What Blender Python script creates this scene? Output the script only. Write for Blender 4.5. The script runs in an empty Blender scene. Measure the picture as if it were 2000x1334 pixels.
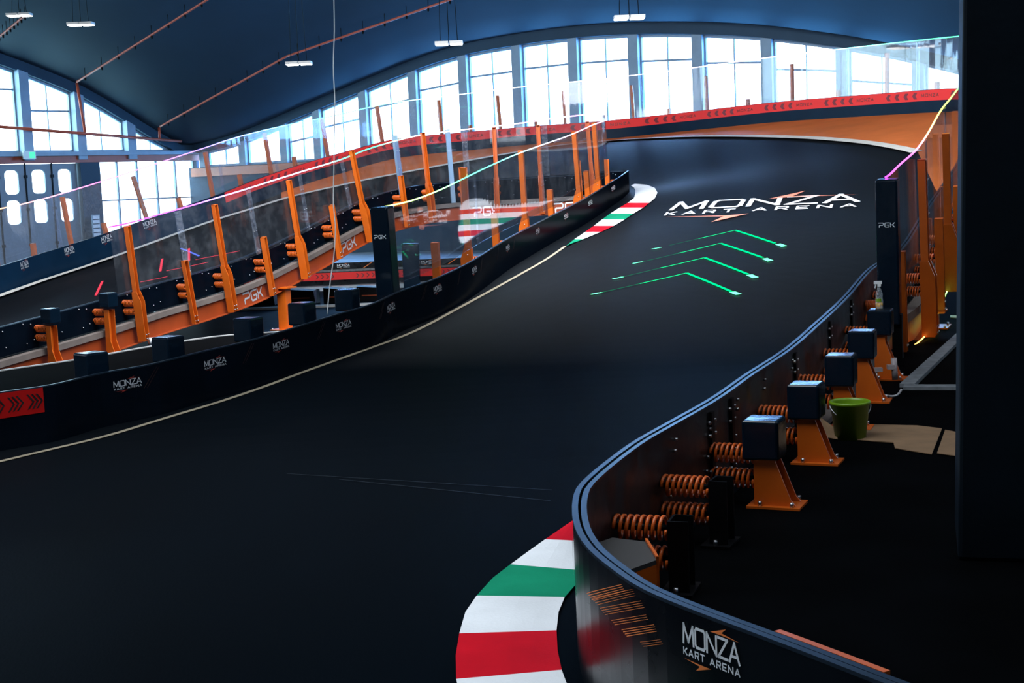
import bpy, bmesh, math, random
import numpy as np
from mathutils import Vector, Matrix, geometry
from mathutils.bvhtree import BVHTree

random.seed(7)
SC = bpy.context.scene
COL = SC.collection

# ------------------------------------------------------------------ camera, world, light, exposure
FPX = 2800.0
PITCH, ROLL, CAMZ = math.radians(6.4), math.radians(2.4), 2.0
cam_d = bpy.data.cameras.new('camera')
cam_d.sensor_width = 36.0
cam_d.lens = 36.0 * FPX / 2000.0
cam_d.clip_end = 400
cam = bpy.data.objects.new('camera', cam_d)
COL.objects.link(cam)
CR = Matrix.Rotation(math.radians(90) - PITCH, 3, 'X') @ Matrix.Rotation(-ROLL, 3, 'Z')
cam.matrix_world = Matrix.Translation((0, 0, CAMZ)) @ CR.to_4x4()
cam_d.dof.use_dof = False
SC.camera = cam

W = bpy.data.worlds.new('world')
SC.world = W
W.use_nodes = True
W.node_tree.nodes['Background'].inputs[0].default_value = (0.80, 0.90, 1.0, 1)
W.node_tree.nodes['Background'].inputs[1].default_value = 6.0

SC.view_settings.view_transform = 'Standard'
SC.view_settings.look = 'None'
SC.view_settings.gamma = 1
SC.view_settings.use_curve_mapping = False
SC.view_settings.exposure = 0.0

def area_light(name, loc, target, sx, sy, power, color):
    l = bpy.data.lights.new(name, 'AREA')
    l.shape = 'RECTANGLE'; l.size = sx; l.size_y = sy
    l.energy = power; l.color = color
    o = bpy.data.objects.new(name, l)
    COL.objects.link(o)
    o.location = loc
    o.rotation_euler = (Vector(target) - Vector(loc)).to_track_quat('-Z', 'Y').to_euler()
    return o

# hall frame: corner C, u along the far window wall, v along the left door wall
HC = Vector((-14.63, 64.0))
HU = (Vector((11.65, 45.0)) - HC).normalized()
HV = Vector((HU.y, -HU.x)); HV = HV if HV.y < 0 else -HV
HC = HC - HV * 1.2
SPRING = 3.75
SMAX, RBAY, RMAX = 54.0, 60.0, 69.0
def hall(s, r, z=0.0):
    p = HC + HU * s + HV * r
    return Vector((p.x, p.y, z))
# daylight standing in the window walls
area_light('daylight_far', hall(24, -2.0, 5.2), hall(24, 20, 1.0), 46, 6.5, 17000, (0.10, 0.43, 1.0))
area_light('daylight_left', hall(-2.0, 12, 5.0), hall(24, 14, 1.0), 26, 6.5, 3600, (0.42, 0.84, 1.0))
area_light('daylight_back', hall(26, RMAX - 1.0, 6.5), hall(36, 30, 0.5), 30, 3.5, 1200, (0.55, 0.78, 1.0))
area_light('hall_lamps_near', (-3.0, 8.0, 7.6), (-3.0, 8.2, 0), 9, 7, 880, (0.84, 0.92, 1.0))
area_light('hall_lamps_ramp', (-1.0, 22.0, 8.8), (1.0, 32, 0), 14, 8, 5200, (0.88, 0.93, 1.0))

area_light('lower_track_fill', (-4.0, 35.2, .75), (-4.0, 39, -.45), 6, .25, 130, (0.9, 0.95, 1.0))  # added fill that brightens the lower barrier; no lamp stands here

# ------------------------------------------------------------------ pixel rays
def ray(px, py):
    d = CR @ Vector(((px - 1000.0) / FPX, (667.0 - py) / FPX, -1.0))
    return d
def R(px, py, Y):
    d = ray(px, py); k = Y / d.y
    return Vector((d.x * k, Y, CAMZ + d.z * k))
def Rz(px, py, z):
    d = ray(px, py); k = (z - CAMZ) / d.z
    return Vector((d.x * k, d.y * k, z))
def proj(p):
    q = CR.transposed() @ (Vector(p) - Vector((0, 0, CAMZ)))
    return (1000.0 + FPX * q.x / -q.z, 667.0 - FPX * q.y / -q.z)
def Rplane(px, py, p0, n):
    d = ray(px, py); o = Vector((0, 0, CAMZ))
    k = (Vector(p0) - o).dot(n) / d.dot(n)
    return o + d * k

# ------------------------------------------------------------------ height of the track
F0 = Vector((-1.58, 10.0)); FN = Vector((0.565, 0.825)).normalized(); FT = Vector((FN.y, -FN.x))
def tu(x, y):
    q = Vector((x, y)) - F0
    return q.dot(FN), q.dot(FT)
def Smain(x, y):
    t, u = tu(x, y)
    if t <= 0: return 0.0
    return 0.043 * t + 0.0031 * t * t + 0.003 * t * u
OBP = [(1870, 221, 35.5), (1700, 229, 38.5), (1500, 242, 42), (1300, 262, 45.3), (1200, 272, 46), (1040, 284, 46),
       (892, 298, 45), (775, 311, 43.7), (690, 334, 42.3), (600, 361, 40.5), (500, 397, 38.4), (425, 429, 36.6), (330, 464, 35.6), (240, 496, 34.8), (120, 536, 33), (0, 577, 30.5), (-150, 625, 28.5)]
LBP = [(-160, 742, 20.8), (0, 698, 22.4), (100, 670, 23.4), (190, 643, 24.3), (285, 612, 25.5), (370, 587, 26.3), (465, 556, 27.4), (535, 524, 28.5), (600, 490, 29.7),
       (665, 455, 31), (730, 424, 32), (820, 403, 33.1), (925, 393, 33.5), (1050, 387, 33.4), (1150, 380, 33.4), (1196, 376, 33.3), (1224, 375.5, 32.2)]
ctrl = []
for p in OBP + LBP + [(1240, 384, 30.0)]:
    ctrl.append(R(*p))
for t in (2, 5, 8, 11, 14):
    q = F0 + FN * t + FT * -5
    ctrl.append(Vector((q.x, q.y, Smain(q.x, q.y))))
for u, row in ((-2, [(2, .04), (5, .20), (8, .43), (11, .72), (14, 1.10)]), (1.6, [(2, .02), (4.4, .09), (5.5, .13), (6.7, .22), (8.7, .40), (11, .76), (13.3, 1.15)])):
    for t, zz in row:
        q = F0 + FN * t + FT * u
        ctrl.append(Vector((q.x, q.y, zz)))
q = F0 + FN * 16.5 + FT * (-6.8); ctrl.append(Vector((q.x, q.y, Smain(q.x, q.y))))
q = F0 + FN * 19 + FT * 1.0; ctrl.append(Vector((q.x, q.y, Smain(q.x, q.y))))
for t in (-2, 0):
    for u in (-8, -5, -2, 1, 3):
        q = F0 + FN * t + FT * u; ctrl.append(Vector((q.x, q.y, 0)))
CP = np.array([[c.x, c.y, c.z] for c in ctrl])
def _phi(r2): return np.where(r2 > 1e-9, 0.5 * r2 * np.log(np.maximum(r2, 1e-9)), 0.0)
_n = len(CP)
_d2 = ((CP[:, None, :2] - CP[None, :, :2]) ** 2).sum(-1)
_K = np.zeros((_n + 3, _n + 3))
_K[:_n, :_n] = _phi(_d2) + np.eye(_n) * 0.25
_K[:_n, _n] = 1; _K[:_n, _n + 1:] = CP[:, :2]; _K[_n, :_n] = 1; _K[_n + 1:, :_n] = CP[:, :2].T
_w = np.linalg.solve(_K, np.concatenate([CP[:, 2], np.zeros(3)]))
def zf(x, y):
    t, u = tu(x, y)
    if t <= 0: return 0.0
    r2 = (CP[:, 0] - x) ** 2 + (CP[:, 1] - y) ** 2
    z = float(_phi(r2) @ _w[:_n] + _w[_n] + _w[_n + 1] * x + _w[_n + 2] * y)
    return z * min(1.0, t / 1.5)
def on_track(px, py, lift=0.0, y0=2.0):
    """first point along the pixel's ray that is `lift` above the track"""
    Y = y0; prev = None
    while Y < 90:
        p = R(px, py, Y); g = p.z - (zf(p.x, p.y) + lift)
        if g < 0 and prev is not None:
            a, b = prev, Y
            for _ in range(25):
                m = (a + b) / 2; p = R(px, py, m)
                if p.z - (zf(p.x, p.y) + lift) < 0: b = m
                else: a = m
            return R(px, py, (a + b) / 2)
        prev = Y; Y += 0.25
    return R(px, py, 60)

# ------------------------------------------------------------------ curves
def catmull(pts, step=0.12):
    P = [Vector(p) for p in pts]
    P = [P[0] * 2 - P[1]] + P + [P[-1] * 2 - P[-2]]
    out = []
    for i in range(1, len(P) - 2):
        p0, p1, p2, p3 = P[i - 1:i + 3]
        # centripetal form
        t0 = 0; t1 = t0 + max((p1 - p0).length, 1e-4) ** .5; t2 = t1 + max((p2 - p1).length, 1e-4) ** .5; t3 = t2 + max((p3 - p2).length, 1e-4) ** .5
        n = max(2, int((p2 - p1).length / step))
        for k in range(n):
            t = t1 + (t2 - t1) * k / n
            a1 = p0 * ((t1 - t) / (t1 - t0)) + p1 * ((t - t0) / (t1 - t0))
            a2 = p1 * ((t2 - t) / (t2 - t1)) + p2 * ((t - t1) / (t2 - t1))
            a3 = p2 * ((t3 - t) / (t3 - t2)) + p3 * ((t - t2) / (t3 - t2))
            b1 = a1 * ((t2 - t) / (t2 - t0)) + a2 * ((t - t0) / (t2 - t0))
            b2 = a2 * ((t3 - t) / (t3 - t1)) + a3 * ((t - t1) / (t3 - t1))
            out.append(b1 * ((t2 - t) / (t2 - t1)) + b2 * ((t - t1) / (t2 - t1)))
    out.append(P[-2])
    return out

class Curve:
    """a path on the track; frames: T along, N up (square to T), L to the left"""
    def __init__(self, pts, drape=True, step=0.12):
        P = catmull(pts, step)
        if drape: P = [Vector((p.x, p.y, zf(p.x, p.y))) for p in P]
        self.P = P
        self.S = [0.0]
        for a, b in zip(P, P[1:]): self.S.append(self.S[-1] + (b - a).length)
        self.len = self.S[-1]
    def at(self, s):
        S = self.S
        s = max(0.0, min(self.len - 1e-5, s))
        i = int(np.searchsorted(S, s, side='right')) - 1
        i = max(0, min(len(S) - 2, i))
        k = (s - S[i]) / max(1e-9, S[i + 1] - S[i])
        return self.P[i].lerp(self.P[i + 1], k)
    def frame(self, s, w=0.25):
        a = self.at(max(0, s - w)); b = self.at(min(self.len, s + w))
        T = (b - a).normalized()
        Z = Vector((0, 0, 1))
        N = (Z - T * T.dot(Z)).normalized()
        L = N.cross(T).normalized()
        return self.at(s), T, N, L
    def pt(self, s, left=0.0, up=0.0):
        p, T, N, L = self.frame(s)
        return p + L * left + N * up
    def s_px(self, px, up=0.6, left=0.0, lo=0.0, hi=None):
        hi = self.len if hi is None else hi
        best = None
        n = int((hi - lo) / 0.1) + 1
        for i in range(n + 1):
            s = lo + (hi - lo) * i / n
            x, y = proj(self.pt(s, left, up))
            d = abs(x - px)
            if best is None or d < best[0]: best = (d, s)
        return best[1]

# ------------------------------------------------------------------ mesh builder
class MB:
    def __init__(self): self.v = []; self.f = []; self.m = []; self.sm = []
    def add(self, vs, fs, mi=0, smooth=False):
        b = len(self.v)
        self.v += [tuple(x) for x in vs]
        for f in fs:
            self.f.append([b + i for i in f]); self.m.append(mi); self.sm.append(smooth)
    def box(self, c, X, Y, Z, mi=0):
        c, X, Y, Z = Vector(c), Vector(X), Vector(Y), Vector(Z)
        vs = [c + X * a + Y * b + Z * d for a in (-1, 1) for b in (-1, 1) for d in (-1, 1)]
        self.add(vs, [(0, 1, 3, 2), (4, 6, 7, 5), (0, 4, 5, 1), (2, 3, 7, 6), (0, 2, 6, 4), (1, 5, 7, 3)], mi)
    def bx(self, x0, x1, y0, y1, z0, z1, mi=0):
        self.box(((x0 + x1) / 2, (y0 + y1) / 2, (z0 + z1) / 2), ((x1 - x0) / 2, 0, 0), (0, (y1 - y0) / 2, 0), (0, 0, (z1 - z0) / 2), mi)
    def bar(self, a, b, w, h=None, up=(0, 0, 1), mi=0):
        a, b = Vector(a), Vector(b); h = w if h is None else h
        d = (b - a)
        if d.length < 1e-6: return
        T = d.normalized(); U = Vector(up)
        if abs(T.dot(U)) > .98: U = Vector((1, 0, 0))
        Sd = T.cross(U).normalized(); U = Sd.cross(T)
        self.box((a + b) / 2, d / 2, Sd * w / 2, U * h / 2, mi)
    def tube(self, pts, r, n=8, mi=0, closed=False, caps=True):
        pts = [Vector(p) for p in pts]
        rs = r if isinstance(r, (list, tuple)) else [r] * len(pts)
        rings = []
        T0 = (pts[1] - pts[0]).normalized()
        U = Vector((0, 0, 1)) if abs(T0.z) < .9 else Vector((1, 0, 0))
        for i, p in enumerate(pts):
            a = pts[max(0, i - 1)]; b = pts[min(len(pts) - 1, i + 1)]
            T = (b - a).normalized()
            U = (U - T * U.dot(T)).normalized(); V = T.cross(U)
            rings.append([p + (U * math.cos(2 * math.pi * k / n) + V * math.sin(2 * math.pi * k / n)) * rs[i] for k in range(n)])
        vs = [v for rg in rings for v in rg]
        fs = []
        for i in range(len(pts) - 1):
            for k in range(n):
                fs.append((i * n + k, i * n + (k + 1) % n, (i + 1) * n + (k + 1) % n, (i + 1) * n + k))
        if caps:
            fs.append(tuple(range(n))[::-1]); fs.append(tuple((len(pts) - 1) * n + k for k in range(n)))
        self.add(vs, fs, mi, True)
    def prism(self, poly, d, mi=0):
        """poly: list of 3D points, extruded by vector d"""
        n = len(poly); P = [Vector(p) for p in poly]; d = Vector(d)
        vs = P + [p + d for p in P]
        fs = [tuple(range(n))[::-1], tuple(range(n, 2 * n))] + [(i, (i + 1) % n, n + (i + 1) % n, n + i) for i in range(n)]
        self.add(vs, fs, mi)
    def lathe(self, prof, c=(0, 0, 0), n=24, mi=0):
        c = Vector(c); vs = []; fs = []
        for (r, z) in prof:
            for k in range(n):
                a = 2 * math.pi * k / n
                vs.append(c + Vector((r * math.cos(a), r * math.sin(a), z)))
        for i in range(len(prof) - 1):
            for k in range(n):
                fs.append((i * n + k, i * n + (k + 1) % n, (i + 1) * n + (k + 1) % n, (i + 1) * n + k))
        self.add(vs, fs, mi, True)
    def sweep(self, cv, s0, s1, prof, step=0.12, mi=0, caps=True, smooth=False):
        """prof: closed list of (left, up), or function s->list"""
        n = max(1, int((s1 - s0) / step)); rings = []
        for i in range(n + 1):
            s = s0 + (s1 - s0) * i / n
            pr = prof(s) if callable(prof) else prof
            p, T, N, L = cv.frame(s)
            rings.append([p + L * a + N * b for a, b in pr])
        m = len(rings[0]); vs = [v for rg in rings for v in rg]; fs = []
        for i in range(n):
            for k in range(m):
                fs.append((i * m + k, (i + 1) * m + k, (i + 1) * m + (k + 1) % m, i * m + (k + 1) % m))
        if caps:
            fs.append(tuple(range(m))); fs.append(tuple(n * m + k for k in range(m))[::-1])
        self.add(vs, fs, mi, smooth)
    def build(self, name, mat, parent=None, matrix=None, bevel=0.0, fix=True):
        me = bpy.data.meshes.new(name)
        me.from_pydata(self.v, [], self.f)
        mats = mat if isinstance(mat, (list, tuple)) else [mat]
        for m_ in mats: me.materials.append(m_)
        me.polygons.foreach_set('material_index', self.m)
        me.polygons.foreach_set('use_smooth', self.sm)
        me.update()
        if fix:
            bm = bmesh.new(); bm.from_mesh(me); bmesh.ops.recalc_face_normals(bm, faces=bm.faces); bm.to_mesh(me); bm.free()
        o = bpy.data.objects.new(name, me)
        COL.objects.link(o)
        if parent is not None: o.parent = parent
        if matrix is not None: o.matrix_basis = matrix
        if bevel > 0:
            b = o.modifiers.new('bevel', 'BEVEL'); b.width = bevel; b.segments = 2; b.limit_method = 'ANGLE'
        return o

def build_each(mb, name, mat, parent=None, matrix=None):
    """every loose piece of the builder becomes a part of its own"""
    par = list(range(len(mb.v)))
    def find(i):
        while par[i] != i: par[i] = par[par[i]]; i = par[i]
        return i
    for f in mb.f:
        for i in f[1:]: par[find(i)] = find(f[0])
    groups = {}
    for k, f in enumerate(mb.f): groups.setdefault(find(f[0]), []).append(k)
    outp = []
    for ks in groups.values():
        idx = sorted({i for k in ks for i in mb.f[k]}); mp = {i: j for j, i in enumerate(idx)}
        c = MB(); c.v = [mb.v[i] for i in idx]; c.f = [[mp[i] for i in mb.f[k]] for k in ks]; c.m = [mb.m[k] for k in ks]; c.sm = [mb.sm[k] for k in ks]
        outp.append(c.build(name, mat, parent, matrix))
    return outp

def tag(o, label, cat=None, group=None, kind=None):
    if label: o['label'] = label
    if cat: o['category'] = cat
    if group: o['group'] = group
    if kind: o['kind'] = kind
    return o
def struct(o, label=None):
    o['kind'] = 'structure'
    if label: o['label'] = label; 
    return o
def empty(name, label, cat, matrix=None, group=None):
    o = bpy.data.objects.new(name, None); COL.objects.link(o)
    o.empty_display_size = .1
    if matrix is not None: o.matrix_basis = matrix
    return tag(o, label, cat, group)
def frame_matrix(p, X, Y, Z):
    m = Matrix.Identity(4)
    for i in range(3):
        m[i][0] = X[i]; m[i][1] = Y[i]; m[i][2] = Z[i]; m[i][3] = p[i]
    return m
def dup(root, matrix, label, group=None):
    r = root.copy(); COL.objects.link(r); r.matrix_basis = matrix; r['label'] = label
    if group: r['group'] = group
    for ch in list(root.children):
        c = ch.copy(); COL.objects.link(c); c.parent = r
        for g in ch.children:
            d = g.copy(); COL.objects.link(d); d.parent = c
    return r

# ------------------------------------------------------------------ materials
def mat(name, color, rough=0.5, metal=0.0, noise=0.0, scale=8.0, bump=0.0, bscale=40.0, spec=0.5, color2=None, coat=0.0, rvar=0.0, stretch=None):
    m = bpy.data.materials.new(name); m.use_nodes = True
    nt = m.node_tree; b = nt.nodes['Principled BSDF']
    b.inputs['Base Color'].default_value = (*color, 1)
    b.inputs['Roughness'].default_value = rough
    b.inputs['Metallic'].default_value = metal
    b.inputs['Specular IOR Level'].default_value = spec
    b.inputs['Coat Weight'].default_value = coat
    if noise > 0 or color2 or bump > 0 or rvar > 0:
        tc = nt.nodes.new('ShaderNodeTexCoord')
        src = tc.outputs['Object']
        if stretch:
            mp = nt.nodes.new('ShaderNodeMapping'); mp.inputs['Scale'].default_value = stretch
            nt.links.new(src, mp.inputs['Vector']); src = mp.outputs['Vector']
        nz = nt.nodes.new('ShaderNodeTexNoise'); nz.inputs['Scale'].default_value = scale; nz.inputs['Detail'].default_value = 6
        nt.links.new(src, nz.inputs['Vector'])
        if noise > 0 or color2:
            c2 = color2 or tuple(c * (1 - noise) for c in color)
            rp = nt.nodes.new('ShaderNodeValToRGB')
            rp.color_ramp.elements[0].position = .35; rp.color_ramp.elements[1].position = .68
            rp.color_ramp.elements[0].color = (*c2, 1); rp.color_ramp.elements[1].color = (*color, 1)
            nt.links.new(nz.outputs['Fac'], rp.inputs['Fac']); nt.links.new(rp.outputs['Color'], b.inputs['Base Color'])
        if rvar > 0:
            mr = nt.nodes.new('ShaderNodeMapRange'); mr.inputs['To Min'].default_value = max(0, rough - rvar); mr.inputs['To Max'].default_value = min(1, rough + rvar)
            mr.inputs['From Min'].default_value = .3; mr.inputs['From Max'].default_value = .7
            nt.links.new(nz.outputs['Fac'], mr.inputs['Value']); nt.links.new(mr.outputs['Result'], b.inputs['Roughness'])
        if bump > 0:
            n2 = nt.nodes.new('ShaderNodeTexNoise'); n2.inputs['Scale'].default_value = bscale; n2.inputs['Detail'].default_value = 4
            nt.links.new(src, n2.inputs['Vector'])
            bp = nt.nodes.new('ShaderNodeBump'); bp.inputs['Strength'].default_value = bump; bp.inputs['Distance'].default_value = .02
            nt.links.new(n2.outputs['Fac'], bp.inputs['Height']); nt.links.new(bp.outputs['Normal'], b.inputs['Normal'])
    return m
def emis(name, color, strength):
    m = bpy.data.materials.new(name); m.use_nodes = True
    nt = m.node_tree; nt.nodes.clear()
    e = nt.nodes.new('ShaderNodeEmission'); e.inputs[0].default_value = (*color, 1); e.inputs[1].default_value = strength
    o = nt.nodes.new('ShaderNodeOutputMaterial'); nt.links.new(e.outputs[0], o.inputs[0])
    return m
def glassmat(name, tint=(0.93, 0.96, 1.0), dirt=0.06, dirt_scale=9.0, fres=1.45):
    m = bpy.data.materials.new(name); m.use_nodes = True
    nt = m.node_tree; nt.nodes.clear()
    out = nt.nodes.new('ShaderNodeOutputMaterial')
    tr = nt.nodes.new('ShaderNodeBsdfTransparent'); tr.inputs[0].default_value = (*tint, 1)
    gl = nt.nodes.new('ShaderNodeBsdfGlossy'); gl.inputs['Roughness'].default_value = 0.03
    df = nt.nodes.new('ShaderNodeBsdfDiffuse'); df.inputs[0].default_value = (0.75, 0.8, 0.85, 1)
    lw = nt.nodes.new('ShaderNodeLayerWeight'); pw = nt.nodes.new('ShaderNodeMath'); pw.operation = 'POWER'; pw.inputs[1].default_value = 4.0
    nt.links.new(lw.outputs['Facing'], pw.inputs[0])
    fr = nt.nodes.new('ShaderNodeMath'); fr.operation = 'MULTIPLY_ADD'; fr.inputs[1].default_value = .55; fr.inputs[2].default_value = .035
    nt.links.new(pw.outputs[0], fr.inputs[0])
    tc = nt.nodes.new('ShaderNodeTexCoord'); nz = nt.nodes.new('ShaderNodeTexNoise'); nz.inputs['Scale'].default_value = dirt_scale; nz.inputs['Detail'].default_value = 8; nz.inputs['Roughness'].default_value = .75
    nt.links.new(tc.outputs['Object'], nz.inputs['Vector'])
    mr = nt.nodes.new('ShaderNodeMapRange'); mr.inputs['From Min'].default_value = .45; mr.inputs['From Max'].default_value = .8; mr.inputs['To Min'].default_value = dirt * .35; mr.inputs['To Max'].default_value = dirt * 2.2
    nt.links.new(nz.outputs['Fac'], mr.inputs['Value'])
    m1 = nt.nodes.new('ShaderNodeMixShader'); m2 = nt.nodes.new('ShaderNodeMixShader')
    nt.links.new(fr.outputs[0], m1.inputs[0]); nt.links.new(tr.outputs[0], m1.inputs[1]); nt.links.new(gl.outputs[0], m1.inputs[2])
    nt.links.new(mr.outputs[0], m2.inputs[0]); nt.links.new(m1.outputs[0], m2.inputs[1]); nt.links.new(df.outputs[0], m2.inputs[2])
    nt.links.new(m2.outputs[0], out.inputs[0])
    return m

M_TRACK = mat('track_rubber', (0.0004, 0.0026, 0.0054), 0.42, noise=.35, scale=.7, bump=.12, bscale=90, rvar=.06, spec=.06, stretch=(1, .35, 1))
M_FLOOR = mat('dark_floor', (0.0012, 0.0016, 0.0022), 0.7, noise=.5, scale=1.4, bump=.1, bscale=60, spec=.04)
M_LOWFLOOR = mat('blue_floor', (0.001, 0.011, 0.024), 0.75, noise=.4, scale=.6, bump=.04, bscale=30, spec=.07)
M_BANK = mat('orange_track_paint', (0.80, 0.20, 0.05), 0.42, noise=.25, scale=.6, bump=.05, bscale=70)
M_WHITE = mat('white_line_paint', (0.78, 0.76, 0.70), 0.5, noise=.15, scale=3)
M_KW = mat('kerb_white', (0.80, 0.82, 0.84), 0.42, noise=.12, scale=2.5, bump=.15, bscale=60, spec=.06)
M_KR = mat('kerb_red', (0.62, 0.008, 0.02), 0.42, noise=.2, scale=2.5, bump=.15, bscale=60, spec=.06)
M_KG = mat('kerb_green', (0.01, 0.27, 0.14), 0.42, noise=.2, scale=2.5, bump=.15, bscale=60, spec=.06)
M_BAR = mat('barrier_plastic', (0.002, 0.004, 0.008), 0.28, noise=.3, scale=3, rvar=.04, spec=.22)
M_BARI = mat('ramp_barrier_plastic', (0.002, 0.0045, 0.009), 0.3, noise=.3, scale=3)
M_OBW = mat('far_barrier_blue', (.004, .018, .042), .4, noise=.2, scale=2)
M_BARW = mat('barrier_plastic_worn', (0.012, 0.014, 0.018), 0.45, noise=.5, scale=5, rvar=.12, bump=.05, bscale=30)
M_RIM = mat('barrier_rim', (0.010, 0.020, 0.034), 0.3, spec=.35)
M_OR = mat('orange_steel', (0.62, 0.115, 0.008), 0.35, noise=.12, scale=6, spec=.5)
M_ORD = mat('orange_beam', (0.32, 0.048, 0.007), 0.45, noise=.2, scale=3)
M_SPR = mat('orange_spring', (0.62, 0.105, 0.010), 0.3, spec=.6)
M_BLK = mat('black_steel', (0.0015, 0.0015, 0.002), 0.5, spec=.15)
M_BOLT = mat('bolt_steel', (0.5, 0.5, 0.52), 0.3, metal=1)
M_PAD = mat('black_vinyl', (0.002, 0.008, 0.017), 0.17, bump=.35, bscale=3.5, spec=.5)
M_EDGE = mat('deck_edge_grey', (0.16, 0.13, 0.115), 0.6, noise=.25, scale=4)
M_GLASS = glassmat('clear_acrylic', dirt=.02, dirt_scale=2.5)
M_GLASSD = glassmat('scratched_acrylic', dirt=.06, dirt_scale=26)
M_SPLICE = glassmat('acrylic_splice', tint=(.85, .9, 1), dirt=.07)
M_WGL = glassmat('window_glass', tint=(.95, .98, 1), dirt=.01)
M_RED = mat('red_band_vinyl', (0.80, 0.05, 0.05), 0.4)
M_REDN = mat('red_panel_vinyl', (0.36, 0.008, 0.008), 0.4)
M_REDNK = mat('panel_arrow_black', (0.004, 0.003, 0.004), 0.5)
M_STRK = mat('faint_stripe', (0.022, 0.004, 0.003), 0.5)
M_CREAML = mat('cream_line_paint', (0.40, 0.34, 0.25), 0.5, noise=.2, scale=3)
M_TRIMW = mat('pale_metal_edge', (0.62, 0.62, 0.60), 0.4)
M_REDK = mat('band_chevron', (0.18, 0.01, 0.02), 0.5)
M_LOGO = mat('logo_white', (0.80, 0.82, 0.85), 0.5)
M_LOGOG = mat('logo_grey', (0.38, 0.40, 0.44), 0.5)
M_LOGOO = mat('logo_orange', (0.90, 0.22, 0.04), 0.5)
M_LOGOD = mat('logo_dark_red', (0.16, 0.014, 0.010), 0.5)
M_CEIL = mat('ceiling_paint', (0.005, 0.026, 0.052), 0.75, noise=.22, scale=.35, bump=.08, bscale=6)
M_WALL = mat('wall_paint', (0.018, 0.055, 0.10), 0.7, noise=.2, scale=.5)
M_FRAME = mat('window_frame', (0.26, 0.38, 0.50), 0.5, noise=.15, scale=2)  # lightened so the colour carries the glow that washes out the mullions
M_COLM = mat('column_paint', (0.0008, 0.005, 0.010), 0.7, spec=.1, noise=.3, scale=3, bump=.15, bscale=12)
M_PIPE = mat('pipe_red', (0.55, 0.10, 0.05), 0.4)
M_LAMP = emis('lamp_face', (1.0, 0.97, 0.92), 14)
M_LAMPB = mat('lamp_body', (0.75, 0.75, 0.72), 0.4)
M_LASER = emis('laser_green', (0.0, 1.0, 0.28), 1.6)
M_LASERD = emis('laser_green_faint', (0.0, 0.6, 0.22), 0.45)
M_LASERH = emis('laser_green_hot', (0.15, 1.0, 0.5), 2.6)
M_LASR = emis('laser_red', (1.0, 0.05, 0.09), 1.5)
M_LASB = emis('laser_blue', (0.12, 0.2, 1.0), 1.2)
M_DOOR = mat('door_paint', (0.20, 0.25, 0.30), 0.5, noise=.15, scale=2)
M_CARD = mat('cardboard', (0.22, 0.13, 0.065), 0.8, noise=.2, scale=6)
M_CONC = mat('concrete_strip', (0.20, 0.22, 0.24), 0.7, noise=.4, scale=10)
M_GREEN = mat('green_plastic', (0.14, 0.27, 0.008), 0.35, spec=.5)

def matte(m, g0, g1, rough, power=4.0):
    """diffuse with a weak sheen towards grazing angles"""
    nt = m.node_tree; b = nt.nodes['Principled BSDF']; out = [n for n in nt.nodes if n.type == 'OUTPUT_MATERIAL'][0]
    d = nt.nodes.new('ShaderNodeBsdfDiffuse'); g = nt.nodes.new('ShaderNodeBsdfGlossy'); g.inputs['Roughness'].default_value = rough
    ci = b.inputs['Base Color']
    if ci.is_linked: nt.links.new(ci.links[0].from_socket, d.inputs['Color'])
    else: d.inputs['Color'].default_value = ci.default_value
    if b.inputs['Normal'].is_linked:
        s_ = b.inputs['Normal'].links[0].from_socket; nt.links.new(s_, d.inputs['Normal']); nt.links.new(s_, g.inputs['Normal'])
    lw = nt.nodes.new('ShaderNodeLayerWeight'); pw = nt.nodes.new('ShaderNodeMath'); pw.operation = 'POWER'; pw.inputs[1].default_value = power
    ma = nt.nodes.new('ShaderNodeMath'); ma.operation = 'MULTIPLY_ADD'; ma.inputs[1].default_value = g1; ma.inputs[2].default_value = g0
    mx = nt.nodes.new('ShaderNodeMixShader')
    nt.links.new(lw.outputs['Facing'], pw.inputs[0]); nt.links.new(pw.outputs[0], ma.inputs[0]); nt.links.new(ma.outputs[0], mx.inputs[0])
    nt.links.new(d.outputs[0], mx.inputs[1]); nt.links.new(g.outputs[0], mx.inputs[2]); nt.links.new(mx.outputs[0], out.inputs[0])
    return m
matte(M_TRACK, .0, .20, .40, 8.0); matte(M_FLOOR, .001, .02, .4); matte(M_LOWFLOOR, .002, .045, .3)
for k_ in (M_KW, M_KR, M_KG, M_WHITE): matte(k_, .004, .05, .35)
matte(M_REDN, .004, .03, .3); matte(M_RED, .004, .03, .3); matte(M_CREAML, .004, .04, .3)
matte(M_BARI, .006, .05, .22); matte(M_OBW, .006, .05, .3)
matte(M_BANK, .004, .12, .35)
def ledmat(name, stops, strength):
    """LED strip whose colour runs with its length, read from a per-vertex position along the strip"""
    m = bpy.data.materials.new(name); m.use_nodes = True
    nt = m.node_tree; nt.nodes.clear()
    at = nt.nodes.new('ShaderNodeAttribute'); at.attribute_name = 'along'
    rp = nt.nodes.new('ShaderNodeValToRGB')
    el = rp.color_ramp.elements
    while len(el) > 1: el.remove(el[-1])
    el[0].position = stops[0][0]; el[0].color = (*stops[0][1], 1)
    for p, c in stops[1:]:
        e = el.new(p); e.color = (*c, 1)
    e = nt.nodes.new('ShaderNodeEmission'); e.inputs[1].default_value = strength
    o = nt.nodes.new('ShaderNodeOutputMaterial')
    nt.links.new(at.outputs['Fac'], rp.inputs[0]); nt.links.new(rp.outputs[0], e.inputs[0]); nt.links.new(e.outputs[0], o.inputs[0])
    return m

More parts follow.
